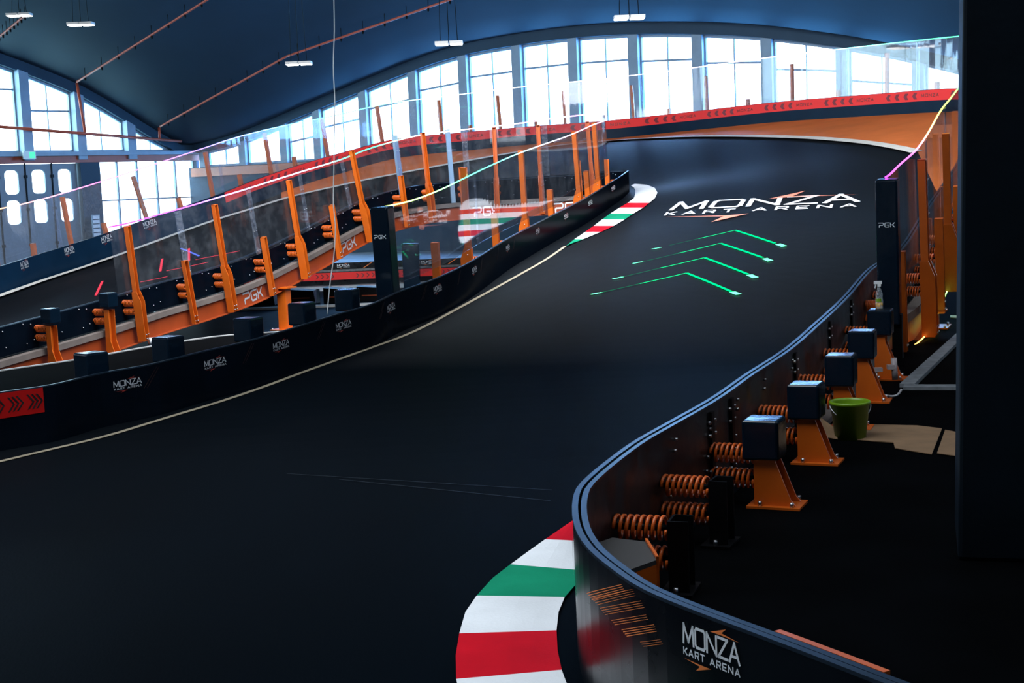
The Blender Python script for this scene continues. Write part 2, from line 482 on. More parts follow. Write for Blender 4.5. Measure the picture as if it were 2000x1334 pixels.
# ------------------------------------------------------------------ lettering made of strokes
GLY = {
 'M': ([[(0, 0), (.06, 1), (.5, .12), (.94, 1), (1, 0)]], 1.15),
 'O': ([[(.12, 0), (.88, 0), (1, .14), (1, .86), (.88, 1), (.12, 1), (0, .86), (0, .14), (.12, 0)]], 1.05),
 'N': ([[(0, 0), (0, 1), (1, 0), (1, 1)]], 1.0),
 'Z': ([[(0, 1), (1, 1), (0, 0), (1, 0)]], .95),
 'A': ([[(0, 0), (.5, 1), (1, 0)], [(.2, .3), (.8, .3)]], 1.0),
 'K': ([[(0, 0), (0, 1)], [(1, 1), (.3, .5), (1, 0)], [(0, .5), (.3, .5)]], .8),
 'R': ([[(0, 0), (0, 1), (.9, 1), (1, .85), (1, .6), (.9, .45), (0, .45)], [(.55, .45), (1, 0)]], .85),
 'T': ([[(0, 1), (1, 1)], [(.5, 1), (.5, 0)]], .85),
 'E': ([[(1, 1), (0, 1), (0, 0), (1, 0)], [(0, .5), (.85, .5)]], .8),
 'P': ([[(.0, 0), (.0, .32), (.12, .45), (.85, .45), (1, .6), (1, .85), (.85, 1), (-.15, 1)]], 1.2),
 'G': ([[(1, 1), (.15, 1), (0, .85), (0, .15), (.15, 0), (.85, 0), (1, .15), (1, .48), (.5, .48)]], 1.2),
 'k': ([[(-.08, 1), (0, .62), (.12, .5), (.5, .5), (1, 1)], [(.5, .5), (1, 0)], [(0, 0), (0, .3)]], 1.1),
}
def text_quads(txt, x0, y0, h, wfac, gap, sw):
    """list of quads [(x,y)*4]; returns quads, width"""
    q = []; x = x0
    for ch in txt:
        if ch == ' ': x += h * wfac * .9; continue
        st, wf = GLY[ch]; w = h * wfac * wf
        for pl in st:
            P = [Vector((x + a * w, y0 + b * h)) for a, b in pl]
            for i, (a, b) in enumerate(zip(P, P[1:])):
                d = (b - a)
                if d.length < 1e-9: continue
                d = d.normalized(); n = Vector((-d.y, d.x)) * sw / 2; e = d * sw * .45
                q.append([a - e - n, b + e - n, b + e + n, a - e + n])
        x += w + gap
    return q, x - gap - x0
def logo_shapes(big=True):
    """MONZA KART ARENA in a unit-width box: quads for white, polys for orange"""
    qa, w1 = text_quads('MONZA', 0, 0.0, .20, .78, .035, .030)
    qb, w2 = text_quads('KART ARENA', 0, 0.0, .068, 1.0, .036, .016)
    k1 = 1.0 / w1; k2 = 1.0 / w2
    qa = [[Vector((p.x * k1, p.y * k1 + .13)) for p in t] for t in qa]
    qb = [[Vector((p.x * k2, p.y * k1)) for p in t] for t in qb]
    orange = [[(.50, .37), (.78, .46), (.70, .40), (1.0, .37), (.70, .375)],
              [(.50, -.05), (.22, -.14), (.30, -.075), (.0, -.05), (.30, -.052)]]
    return qa, qb, orange
def add_logo(mw, mo, fn, hscale=1.0):
    qa, qb, og = logo_shapes()
    for t in qa + qb:
        mw.add([fn(p.x, p.y * hscale) for p in t], [(0, 1, 2, 3)])
    for g in og:
        pts = [fn(x, y * hscale) for x, y in g]
        mo.add(pts, [(0, 1, 2, 4), (2, 3, 4)])
# ================================================================== SETTING: track, floors
H = 0.60
HI = 0.475
out_pts = []
for px, py in [(2160, 1560), (2000, 1452), (1850, 1385), (1700, 1327), (1560, 1272), (1430, 1223), (1317, 1180), (1249, 1150), (1173, 1096), (1147, 1072), (1126, 1040), (1118.5, 1008), (1119, 980), (1127, 955), (1147, 933), (1200, 890), (1240, 862),
               (1300, 828), (1380, 783), (1450, 735), (1530, 683), (1600, 623), (1650, 576), (1700, 522)]:
    p = on_track(px, py, H); out_pts.append(Vector((p.x, p.y, 0)))
for x, y in [(4.42, 16.4), (5.45, 18.8), (6.5, 21.2), (7.15, 22.8), (8.5, 26.5), (9.7, 30.2), (10.75, 33.2)]:
    out_pts.append(Vector((x, y, 0)))
for p in OBP: out_pts.append(R(*p))
OUT = Curve(out_pts)
in_pts = []
for px, py in [(-300, 825), (-150, 796), (0, 767), (93, 754), (195, 730), (300, 711), (400, 686), (475, 669), (560, 645), (650, 617), (725, 595), (780, 570), (845, 547), (910, 517),
               (1000, 462), (1075, 423), (1150, 384), (1189, 360), (1214, 344), (1227, 334)]:
    p = on_track(px, py, HI); in_pts.append(Vector((p.x, p.y, 0)))
for p in reversed(LBP): in_pts.append(R(*p))
INN = Curve(in_pts)
ITIP = min(range(len(INN.P)), key=lambda i: -proj(INN.P[i])[0]); STIP = INN.S[ITIP]
print('INN', INN.len, 'tip', STIP, 'OUT', OUT.len)
SHAIR = min((abs(OUT.P[i].y - 27) + (0 if OUT.P[i].x > 6 else 99), OUT.S[i]) for i in range(len(OUT.P)))[1]   # on the outer barrier, hidden behind the column

def pip(pt, poly):
    x, y = pt; c = False; n = len(poly); j = n - 1
    for i in range(n):
        xi, yi = poly[i]; xj, yj = poly[j]
        if (yi > y) != (yj > y) and x < (xj - xi) * (y - yi) / (yj - yi) + xi: c = not c
        j = i
    return c
def simplify(pl, d):
    o = [pl[0]]
    for p in pl[1:]:
        if (Vector(p) - Vector(o[-1])).length >= d: o.append(p)
    return o
def draped(name, poly, lift, grid, m, parent=None, zfn=None):
    zfn = zfn or zf
    poly = [Vector((p[0], p[1])) for p in poly]
    xs = [p.x for p in poly]; ys = [p.y for p in poly]
    pts = list(poly); pl = [(p.x, p.y) for p in poly]
    y = min(ys) + grid / 2
    row = 0
    while y < max(ys):
        x = min(xs) + (grid / 2 if row % 2 else 0)
        while x < max(xs):
            if pip((x, y), pl): pts.append(Vector((x, y)))
            x += grid
        y += grid * .87; row += 1
    n = len(poly)
    edges = [(i, (i + 1) % n) for i in range(n)]
    vo, eo, fo, *_ = geometry.delaunay_2d_cdt(pts, edges, [], 0, 1e-5)
    mb = MB(); keep = []
    for f in fo:
        c = sum((vo[i] for i in f), Vector((0, 0))) / len(f)
        if pip((c.x, c.y), pl): keep.append(list(f))
    mb.add([(v.x, v.y, zfn(v.x, v.y) + lift) for v in vo], keep, 0, False)
    return mb.build(name, m, parent)

def off(cv, s, o):
    p = cv.pt(s, o); return (p.x, p.y)
opoly = [off(OUT, OUT.len * i / 260, -.14) for i in range(261)]
ipoly = [off(INN, INN.len * i / 260, .14) for i in range(261)]
fold_a = F0 + FT * -6; 
ground = [ipoly[0], (-7.5, 9.0), (-7.5, 0.8), (opoly[0][0] + .3, 0.8)]
deckpoly = simplify(opoly, .12) + simplify(ipoly[::-1], .12) + ground[1:]
deck = struct(draped('track_surface', deckpoly, .004, .42, M_TRACK), 'dark rubber kart track rising in one ramp and turning back')

# floors: raised floor around the near track and the lower hall floor behind it
edge_px = [(-350, 796), (-100, 744), (0, 725), (150, 703), (290, 678), (430, 657), (560, 648), (640, 645)]
epts = [Rz(px, py, 0.0) for px, py in edge_px]
fl = MB()
poly = [(p.x, p.y) for p in epts] + [(-1.0, 20.5), (3.5, 24), (9, 38), (14, 50), (45, 60), (45, -30), (-40, -30), (-40, epts[0].y)]
fl.prism([(x, y, 0.0) for x, y in poly], (0, 0, -.09))
struct(fl.build('floor', M_FLOOR))
lf = MB(); lf.bx(-60, 60, -30, 110, -.85, -.75); struct(lf.build('floor_lower', M_LOWFLOOR))
# pale lit edge profile along the platform
ecurve = Curve(epts + [Vector((-1.0, 20.5, 0))], drape=False)
e = MB(); e.sweep(ecurve, 0, ecurve.len, [(-.03, -.085), (.03, -.085), (.03, .012), (-.03, .012)])
struct(e.build('trim_1', M_TRIMW), 'pale metal edge of the raised floor')

# painted bank and white lines
wl_out_px = [(1790, 301), (1765, 295), (1740, 290), (1700, 283.5), (1650, 278), (1600, 274), (1550, 271.5), (1500, 270), (1400, 269), (1300, 271.5), (1200, 277), (1100, 286), (1000, 302), (892, 321), (800, 338), (718, 354), (640, 371), (560, 390), (490, 412), (425, 432), (335, 464), (240, 499), (120, 540), (0, 582), (-120, 622)]
wl = [on_track(px, py, 0) for px, py in wl_out_px]
# continue the outer line down the far side of the right barrier
WLO = Curve([Vector((6.2, 20.3, 0)), Vector((6.6, 22.0, 0))][:0] + wl)
def line_strip(name, cv, s0, s1, w, m, lift=.012, parent=None):
    b = MB(); n = int((s1 - s0) / .14) + 1; vs = []
    for i in range(n + 1):
        s = s0 + (s1 - s0) * i / n
        p, T, N, L = cv.frame(s)
        for a in (-w / 2, w / 2):
            q = p + L * a; vs.append((q.x, q.y, zf(q.x, q.y) + lift))
    b.add(vs, [(2 * i, 2 * i + 1, 2 * i + 3, 2 * i + 2) for i in range(n)])
    return b.build(name, m, parent)
o = line_strip('white_line', WLO, 0, WLO.len, .26, M_WHITE, .055); tag(o, 'thin white line curving below the orange painted bank to the far left', 'road marking', )
# orange bank polygon between that line and the outer barrier
s_a = 0.0; s_b = WLO.len
bl = [off(WLO, WLO.len * i / 90, -.03) for i in range(91)]
# stop where the bank narrows out
keep_l = [q for q in bl if proj((q[0], q[1], zf(*q)))[0] > 545]
s_near = min((abs(OUT.P[i].x - 6.3) + abs(OUT.P[i].y - 21.4), OUT.S[i]) for i in range(len(OUT.P)))[1]
s_far = OUT.s_px(548, 0, 0, SHAIR + 10, OUT.len)
ob = [off(OUT, s_near + (s_far - s_near) * i / 90, .01) for i in range(91)]
bankpoly = simplify(ob, .1) + simplify(keep_l[::-1], .1)
bank = draped('painted_bank', bankpoly, .035, .42, M_BANK)
tag(bank, 'orange painted strip of track between the far wall and the white line', 'road marking')

wl_in_px = [(-260, 969), (-120, 934), (0, 904), (100, 880), (200, 856), (300, 826), (400, 796), (500, 763), (600, 726), (700, 690), (800, 653), (900, 601), (1000, 546), (1060, 512), (1104, 482)]
WLI = Curve([on_track(px, py, 0) for px, py in wl_in_px])
o = line_strip('white_line', WLI, 0, WLI.len, .062, M_CREAML); tag(o, 'cream line along the foot of the near left barrier up to the striped kerb', 'road marking')

# ------------------------------------------------------------------ kerbs
def kerb(pairs, cols, label, lift=.02):
    """pairs: (outer px, inner px) rungs; each stripe of paint is its own face set"""
    mb = MB(); mats = [M_KW, M_KR, M_KG]
    for k in range(len(pairs) - 1):
        (o0, i0), (o1, i1) = pairs[k], pairs[k + 1]
        n = 6
        vs = []
        for j in range(n + 1):
            f = j / n
            a = (o0[0] + (o1[0] - o0[0]) * f, o0[1] + (o1[1] - o0[1]) * f)
            b = (i0[0] + (i1[0] - i0[0]) * f, i0[1] + (i1[1] - i0[1]) * f)
            for g in range(5):
                x = a[0] + (b[0] - a[0]) * g / 4; y = a[1] + (b[1] - a[1]) * g / 4
                p = on_track(x, y, lift + .012 * math.sin(math.pi * g / 4)); vs.append(p)
        fs = [(j * 5 + g, j * 5 + g + 1, (j + 1) * 5 + g + 1, (j + 1) * 5 + g) for j in range(n) for g in range(4)]
        mb.add(vs, fs, cols[k])
    o = mb.build('track_kerb', mats); tag(o, label, 'kerb'); return o
far_pairs = [((1104, 481), (1106, 480)), ((1139, 467), (1122, 467)), ((1173, 453), (1143, 453)), ((1199, 441), (1160, 441)), ((1220, 428.5), (1176, 428.5)), ((1237, 417), (1192, 417)),
             ((1256, 405.6), (1210, 405.6)), ((1268, 396), (1226, 396)), ((1279, 387), (1238, 387)), ((1284, 376), (1241, 378)), ((1279, 367), (1241, 371)), ((1264, 361), (1238, 366)), ((1240, 359), (1232, 362))]
kerb(far_pairs, [2, 2, 0, 1, 0, 2, 0, 1, 0, 0, 0, 0][:1] + [0, 1, 0, 2, 0, 1, 0, 0, 0, 0, 0], 'green, white and red striped kerb around the tip of the far hairpin')
near_pairs = [((1119, 1016), (1124, 1016)), ((1065, 1053), (1126, 1056)), ((1030, 1078), (1128, 1085)), ((997, 1102), (1128, 1113)), ((963, 1128), (1124, 1142)), ((931, 1163), (1103, 1166)),
              ((909, 1195), (1091, 1195)), ((897, 1237), (1087, 1231)), ((890, 1280), (1089, 1270)), ((891, 1326), (1097, 1308)), ((902, 1380), (1116, 1360)), ((925, 1440), (1150, 1415)), ((965, 1500), (1190, 1470))]
near_cols = [1, 0, 0, 2, 2, 0, 0, 1, 1, 0, 0, 2]
kerb(near_pairs, near_cols, 'broad pink, white, green and red striped kerb beside the near curved barrier')

# ------------------------------------------------------------------ track writing
def bilin(c00, c10, c01, c11, u, v):
    x = (c00[0] * (1 - u) + c10[0] * u) * (1 - v) + (c01[0] * (1 - u) + c11[0] * u) * v
    y = (c00[1] * (1 - u) + c10[1] * u) * (1 - v) + (c01[1] * (1 - u) + c11[1] * u) * v
    return x, y
# the floor logo, laid on the ramp: corners found on the ramp itself
q00, q10, q01, q11 = [on_track(*c, 0) for c in [(1311, 411.8), (1674, 395.3), (1327, 396.8), (1672, 380.3)]]
k00, k10, k01, k11 = [on_track(*c, 0) for c in [(1299, 422.5), (1670, 405.5), (1304, 416.6), (1672, 400)]]
mw, mo = MB(), MB()
def put(mb, quads, C, lift=.02):
    for t in quads:
        vs = []
        for x, y in t:
            p = (C[0].lerp(C[1], x)).lerp(C[2].lerp(C[3], x), y)
            vs.append((p.x, p.y, zf(p.x, p.y) + lift))
        mb.add(vs, [tuple(range(len(vs)))] if len(vs) == 4 else [(0, 1, 2, 4), (2, 3, 4)])
qa, w1 = text_quads('MONZA', 0, 0, 1.0, .78, .25, .14); put(mw, [[Vector((p.x / w1, p.y)) for p in t] for t in qa], (q00, q10, q01, q11))
qb, w2 = text_quads('KART ARENA', 0, 0, 1.0, .9, .75, .20); put(mw, [[Vector((p.x / w2, p.y)) for p in t] for t in qb], (k00, k10, k01, k11))
lg = mw.build('floor_logo', M_LOGO); tag(lg, 'white MONZA KART ARENA lettering painted on the dark ramp', 'floor logo')
for pl in ([(1502, 388), (1573, 372.5), (1548, 383), (1678, 379.5), (1545, 384.5)], [(1462, 417), (1389, 433.5), (1413, 422.5), (1299, 423.5), (1415, 421)]):
    vs = [on_track(x, y, .022) for x, y in pl]
    mo.add(vs, [(0, 1, 2, 4), (2, 3, 4)])
mo.build('logo_bolts', mat('faded_orange_paint', (.80, .22, .12), .5), lg)['label'] = 'faded orange lightning strokes'
# grey letters on the orange bank
mg = MB()
C4 = [on_track(*c, 0) for c in [(1655, 243), (1835, 249), (1668, 235.5), (1850, 238.5)]]
qa, w1 = text_quads('PGk', 0, 0, 1.0, .9, .5, .13); put(mg, [[Vector((p.x / w1, p.y)) for p in t] for t in qa], C4, .03)
tag(mg.build('bank_logo', M_LOGOG), 'grey PGK letters painted on the orange bank at upper right', 'floor logo')

# faint seams across the foreground
for (a, b), l_ in zip([((560, 925), (1078, 957)), ((662, 936), (1075, 978))], ['upper thin pale seam line across the dark foreground track', 'lower thin pale seam line across the dark foreground track']):
    A, B = Rz(*a, .012), Rz(*b, .012); sm = MB(); k = 0
    sm.bar(A, B, .0045, .002)
    tag(sm.build('floor_seam', mat('seam_grey', (.02, .028, .036), .5)), l_, 'floor seam')
# projected light marks
def strip_px(mb, a, b, w, lift=.02, mi=0, n=8):
    A, B = on_track(*a, lift), on_track(*b, lift)
    d = (B - A).normalized(); sd = Vector((-d.y, d.x, 0)) * w / 2; vs = []
    for i in range(n + 1):
        p = A.lerp(B, i / n)
        for k in (-1, 1):
            q = p + sd * k; vs.append((q.x, q.y, zf(q.x, q.y) + lift))
    mb.add(vs, [(2 * i, 2 * i + 1, 2 * i + 3, 2 * i + 2) for i in range(n)], mi)
chev = [((1273, 486.5), (1291, 483), (1306, 479.5), (1436, 449.5), (1514, 475), (1519, 476.5), (1532, 481)),
        ((1236, 514.5), (1255, 511), (1256, 511), (1407, 475), (1490, 503), (1493, 504.5), (1505, 509.5)),
        ((1197, 544.5), (1217, 540.5), (1217, 540.5), (1376, 503), (1461, 535.5), (1463, 536.5), (1476, 542)),
        ((1154, 575), (1175, 571), (1175, 571), (1341, 533), (1429, 569.5), (1430, 570), (1443, 575))]
chl = ['topmost of the four', 'second from the top of the four', 'third from the top of the four', 'lowest of the four']
for (a, b, c, d, e_, f, g), w_ in zip(chev, chl):
    m1 = MB(); mid = (c[0] + (d[0] - c[0]) * .45, c[1] + (d[1] - c[1]) * .45)
    strip_px(m1, mid, d, .030); strip_px(m1, d, e_, .048)
    ch = m1.build('laser_chevron', M_LASER); tag(ch, 'green light chevron on the ramp, ' + w_, 'laser light', 'green light chevrons on the ramp')
    m2 = MB(); strip_px(m2, c, mid, .022); m2.build('faint_end', M_LASERD, ch)
    m3 = MB(); strip_px(m3, a, b, .05, .024); strip_px(m3, f, g, .085, .024); build_each(m3, 'bright_tip', M_LASERH, ch)
reds = [((187, 577), (200, 549)), ((201, 575), (219, 571.5)), ((274, 551), (327, 540)), ((313, 530), (317, 505)), ((325, 529), (407, 512)), ((369, 509), (369, 485)), ((382, 507), (468, 490))]
rl = ['short upright red light line at the left end of the row', 'shortest red light line, lying by the low ramp wall', 'red light line lying behind the tallest left orange post',
      'upright red light line between the first two tall posts', 'red light line lying left of the second tall post', 'upright red light line nearest the second tall post', 'longest red light line, crossing behind the second tall post']
for (a, b), l_ in zip(reds, rl):
    m1 = MB(); strip_px(m1, a, b, .045 if abs(a[0] - b[0]) > 15 else .05); tag(m1.build('laser_line', M_LASR), l_ , 'laser light', 'red light lines on the left ramp')
m1 = MB(); strip_px(m1, (353, 485), (389, 500), .05); tag(m1.build('laser_line', M_LASB), 'blue light line on the left ramp above the red ones', 'laser light')

# ================================================================== BARRIERS
def barrier(cv, s0, s1, o, label, mats, double=False, h=H, skirt=False):
    """o: outward side (+1 left of the path, -1 right)"""
    root = empty('track_barrier', label, 'barrier', Matrix.Translation(cv.at((s0 + s1) / 2)))
    inv = root.matrix_basis.inverted()
    a = MB(); a.sweep(cv, s0, s1, [(0, .005), (o * .022, .005), (o * .022, h), (0, h)], smooth=False)
    a.build('face_panel', mats[0], root, inv)
    if double:
        a = MB(); a.sweep(cv, s0, s1, [(o * .036, .005), (o * .060, .005), (o * .060, h - .008), (o * .036, h - .008)]); a.build('back_panel', mats[1], root, inv)
        a = MB(); a.sweep(cv, s0, s1, [(o * .0355, h - .012), (o * .061, h - .012), (o * .061, h + .002), (o * .0355, h + .002)]); a.build('rim', M_RIM, root, inv)
    a = MB(); a.sweep(cv, s0, s1, [(-o * .002, h - .006), (o * .024, h - .006), (o * .024, h + .006), (-o * .002, h + .006)]); a.build('rim', M_RIM, root, inv)
    return root, inv
def band(root, inv, cv, s0, s1, o, z0, z1, m, name='printed_band', out=.004):
    a = MB(); n = max(1, int((s1 - s0) / .12)); vs = []
    for i in range(n + 1):
        s = s0 + (s1 - s0) * i / n; vs += [cv.pt(s, -o * out, z0), cv.pt(s, -o * out, z1)]
    a.add(vs, [(2 * i, 2 * i + 1, 2 * i + 3, 2 * i + 2) for i in range(n)])
    return a.build(name, m, root, inv)
def logo_on(root, inv, cv, sc, w, o, flip, v0=None, hs=1.0, mw=M_LOGO, mo=M_LOGOO, out=.006):
    a, b = MB(), MB(); v0 = H - .14 if v0 is None else v0
    fn = lambda u, v: cv.pt(sc + (u - .5) * w * (-1 if flip else 1), -o * out, v0 + (v - .2) * w)
    add_logo(a, b, fn, hs)
    a.build('printed_logo', mw, root, inv)['label'] = 'white MONZA KART ARENA lettering'
    b.build('logo_bolts', mo, root, inv)['label'] = 'orange lightning strokes of the logo'
def chevrons(root, inv, cv, s0, s1, o, z0, z1, per, cnt, direction, m=M_REDK, w=.05, group_gap=.35, out=.007):
    a = MB(); s = s0; zc = (z0 + z1) / 2; hh = (z1 - z0) * .33
    while s < s1:
        for k in range(cnt):
            c = s + k * per; d = direction * hh * .8
            for sg in (1, -1):
                pts = [(c, zc + sg * hh), (c + w, zc + sg * hh), (c + w + d, zc), (c + d, zc)]
                a.add([cv.pt(x, -o * out, y) for x, y in pts], [(0, 1, 2, 3)])
        s += cnt * per + group_gap
    a.build('arrow_print', m, root, inv)

# near right barrier (around the foreground curve and up the ramp)
RBr, RBi = barrier(OUT, 0, SHAIR, -1, 'black curved double barrier sweeping from the foreground up the right side of the ramp', (M_BAR, M_BARW), double=True)
s1315 = OUT.s_px(1374, .45, .0, 0, 4.0)
logo_on(RBr, RBi, OUT, s1315, .28, -1, True, H - .095, 1.05)
slog2 = OUT.s_px(1122.5, .4, 0, 0, 6.5); slog2 = min((abs(proj(OUT.pt(s, 0, .4))[1] - 1085) , s) for s in [i * .02 for i in range(50, 400)])[1]
logo_on(RBr, RBi, OUT, slog2, .235, -1, True, H - .20, 1.25)
# slanting orange stripes printed on the curve
hs = MB()
def face_pt(cv, px, py, lo, hi, left, n=1400):
    best = None
    for i in range(n + 1):
        s_ = lo + (hi - lo) * i / n
        a, b = 0.0, .62
        ya, yb = proj(cv.pt(s_, left, a))[1], proj(cv.pt(s_, left, b))[1]
        k = (py - ya) / (yb - ya); z = a + (b - a) * k
        if not -.05 < z < .66: continue
        d = abs(proj(cv.pt(s_, left, z))[0] - px)
        if best is None or d < best[0]: best = (d, s_, z)
    return best[1], best[2]
for L0, R0, cnt, w0 in [((1146, 1158), (1214, 1141), 4, .0016), ((1156, 1168), (1235, 1150), 4, .0010), ((1172, 1187), (1252, 1173), 4, .0011), ((1194, 1211), (1262, 1200), 3, .0011), ((1214, 1229), (1277, 1219), 4, .0016), ((1250, 1253), (1290, 1248), 3, .0009)]:
    for k in range(cnt):
        sa, za = face_pt(OUT, L0[0] + 3.2 * k, L0[1] + 4.2 * k, .6, 3.6, .004); sb, zb = face_pt(OUT, R0[0] + 2.0 * k, R0[1] + 4.2 * k, .6, 3.6, .004)
        n = 6; vs = []
        for i in range(n + 1):
            f = i / n; x = sa + (sb - sa) * f; z = min(za + (zb - za) * f, .585)
            vs += [OUT.pt(x, .004, z - w0), OUT.pt(x, .004, z + w0 * (1 - .7 * f))]
        hs.add(vs, [(2 * i, 2 * i + 1, 2 * i + 3, 2 * i + 2) for i in range(n)])
hs.build('stripe_print', M_LOGOO, RBr, RBi)['label'] = 'thin slanting orange stripes'
# black vertical straps, bolts on the outer face
st, bt = MB(), MB()
straps = [1405, 1535, 1606, 1650]
for px in [1330, 1405, 1535, 1606, 1650]:
    s = OUT.s_px(px, .5, 0, 6, SHAIR)
    p, T, N, L = OUT.frame(s)
    st.box(p - L * .07 + N * .29, T * .03, L * .010, N * .27)
    for z in (.12, .2, .42, .5):
        for k in (-.06, .06): bt.tube([p - L * .062 + T * k + N * z, p - L * .082 + T * k + N * z], .011, 8)
for px, z in [(1150, .5), (1143, .42), (1330, .52), (1318, .47), (1330, .2)]:
    pass
for s in [5.2, 5.9, 6.6, 7.4, 8.3]:
    p, T, N, L = OUT.frame(s)
    for z in (.22, .30, .46, .52): bt.tube([p - L * .06 + T * (z - .3) * .4 + N * z, p - L * .078 + T * (z - .3) * .4 + N * z], .010, 8)
build_each(st, 'strap', M_BLK, RBr, RBi); build_each(bt, 'bolt', M_BOLT, RBr, RBi)
sk = MB(); s_s0 = min((abs(proj(OUT.pt(s, 0, 0))[1] - 1334), s) for s in [i * .02 for i in range(50, 300)])[1]
# far outer barrier with the red arrow band
OBr, OBi = barrier(OUT, SHAIR, OUT.len, -1, 'long dark barrier round the outside of the far turn with a red arrow band', (M_OBW, M_BARW))
s_band = OUT.s_px(437, .6, 0, SHAIR + 12, OUT.len)
band(OBr, OBi, OUT, SHAIR + .2, s_band, -1, .33, .595, M_RED)
chevrons(OBr, OBi, OUT, SHAIR + 1, s_band - 1.5, -1, .34, .585, .32, 4, 1, group_gap=1.12, w=.12)
mt = MB(); s = SHAIR + 1 + 1.2 + .3
while s < s_band - 1.6:
    q, w_ = text_quads('MONZA', 0, 0, .07, 1.2, .05, .018)
    for t in q: mt.add([OUT.pt(s + .75 - p.x, .007, .43 + p.y) for p in t], [(0, 1, 2, 3)])
    s += 2.4
mt.build('band_lettering', M_LOGOD, OBr, OBi)
for px in (47, 133, 210, 292): logo_on(OBr, OBi, OUT, OUT.s_px(px, .5, 0, SHAIR + 25, OUT.len), .34, -1, True, H - .13, 1.3, M_LOGOG, M_LOGOD)

# inner barrier, right arm (near left of the picture up to the hairpin)
IBr, IBi = barrier(INN, 0, STIP, 1, 'long black barrier with a row of small white logos from lower left to the hairpin', (M_BARI, M_BARI), h=HI)
for px in (247, 413, 551, 665, 763, 851, 925, 990, 1050, 1104, 1153, 1198):
    s = INN.s_px(px, .4, 0, 0, STIP)
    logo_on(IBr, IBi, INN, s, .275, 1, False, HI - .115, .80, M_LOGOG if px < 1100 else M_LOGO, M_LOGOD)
s95 = INN.s_px(86, .45, 0, 0, STIP)
band(IBr, IBi, INN, 0.3, s95, 1, HI - .21, HI - .005, M_REDN)['label'] = 'red panel with black arrows'
chevrons(IBr, IBi, INN, s95 - .15 - 5 * .165, s95 - .1, 1, HI - .20, HI - .015, .038, 3, 1, group_gap=.051, w=.017, m=M_REDNK)
ds = MB()
for i in range(9):
    s = s95 + 1.15 + i * 1.30
    for k in (0, .035):
        A = INN.pt(s + k, -.005, HI - .20); B = INN.pt(s + k + .006, -.005, HI - .20); C_ = INN.pt(s + k + .166, -.005, HI - .03); D = INN.pt(s + k + .16, -.005, HI - .03)
        ds.add([A, B, C_, D], [(0, 1, 2, 3)])
ds.build('stripe_print', M_STRK, IBr, IBi)
bn = MB()
# thin rubber apron where the two hairpin arms meet
LBr, LBi = barrier(INN, STIP, INN.len, 1, 'black barrier of the descending left ramp seen from behind its orange posts', (M_BARI, M_BARI), double=True, h=HI)
bt = MB(); s = STIP + 1.0
while s < INN.len - .3:
    p, T, N, L = INN.frame(s)
    for z, k in ((.14, 0), (.40, .03), (.11, .16), (.43, .19)):
        bt.tube([p + L * .058 + T * k + N * z, p + L * .078 + T * k + N * z], .011, 6)
    s += .62
build_each(bt, 'bolt', M_BOLT, LBr, LBi)

# ------------------------------------------------------------------ posts with springs (local frame: X along, Y outward, Z up, origin at barrier foot)
def helix_mb(mb, y0, y1, z, r=.054, wire=.0095, turns=8, x=0.0):
    pts = []
    n = turns * 12
    for i in range(n + 1):
        a = 2 * math.pi * turns * i / n
        pts.append((x + r * math.cos(a), y0 + (y1 - y0) * i / n, z + r * math.sin(a)))
    mb.tube(pts, wire, 6)
def spring_mesh(y0, y1, z):
    m = MB(); helix_mb(m, y0, y1, z); return m
def rod_mesh(y0, y1, z):
    m = MB(); m.tube([(0, y0 - .02, z), (0, y1 + .01, z)], .016, 8); return m
def bolts_local(mb, lst, y):
    for x, z in lst: mb.tube([(x, y - .002, z), (x, y + .012, z)], .010, 6)
SP = (.31, .16)
def make_tall(label, group, top=1.66, mats=M_OR):
    root = empty('glass_post', label, 'post', None, group)
    m = MB()
    m.bx(-.045, .045, .315, .325, .45, top); m.bx(-.045, -.035, .325, .40, .45, top); m.bx(.035, .045, .325, .40, .45, top); m.bx(-.045, .045, .315, .40, top - .01, top)
    m.build('column', mats, root)
    m = MB()
    m.prism([(-.058, .312, -.36), (-.058, .45, -.36), (-.058, .47, -.30), (-.058, .47, .34), (-.058, .405, .52), (-.058, .312, .52)], (.010, 0, 0))
    m.prism([(.048, .312, -.36), (.048, .45, -.36), (.048, .47, -.30), (.048, .47, .34), (.048, .405, .52), (.048, .312, .52)], (.010, 0, 0))
    m.bx(-.058, .058, .304, .314, -.36, .50)
    build_each(m, 'bracket', mats, root)
    for z in SP:
        spring_mesh(.07, .30, z).build('spring', M_SPR, root); rod_mesh(.06, .30, z).build('spring_rod', M_BLK, root)
    b = MB()
    for z in (-.31, -.24): 
        for x in (-.03, .03): b.tube([(x, .468, z), (x, .485, z)], .011, 6)
    for x in (-.066,): 
        for z in (-.3, -.2, .0, .2, .4): b.tube([(x, .36, z), (x + .012, .36, z)], .009, 6)
    build_each(b, 'bolt', M_BOLT, root)
    return root
def make_short(label, group, top=.80):
    root = empty('spring_post', label, 'post', None, group)
    m = MB(); m.bx(-.045, .045, .312, .322, -.36, top); m.bx(-.045, -.035, .322, .41, -.36, top); m.bx(.035, .045, .322, .41, -.36, top); m.bx(-.045, .045, .312, .41, top - .01, top)
    m.build('column', M_OR, root)
    for z in SP:
        spring_mesh(.07, .30, z).build('spring', M_SPR, root); rod_mesh(.06, .30, z).build('spring_rod', M_BLK, root)
    b = MB()
    for z in (-.31, -.22):
        for x in (-.025, .025): b.tube([(x, .40, z), (x, .42, z)], .011, 6)
    build_each(b, 'bolt', M_BOLT, root)
    return root
def pmat(cv, s, o):
    p, T, N, L = cv.frame(s); Y = L * o
    X = Y.cross(N).normalized()
    return frame_matrix(p, X, Y, N)
tall0 = short0 = None
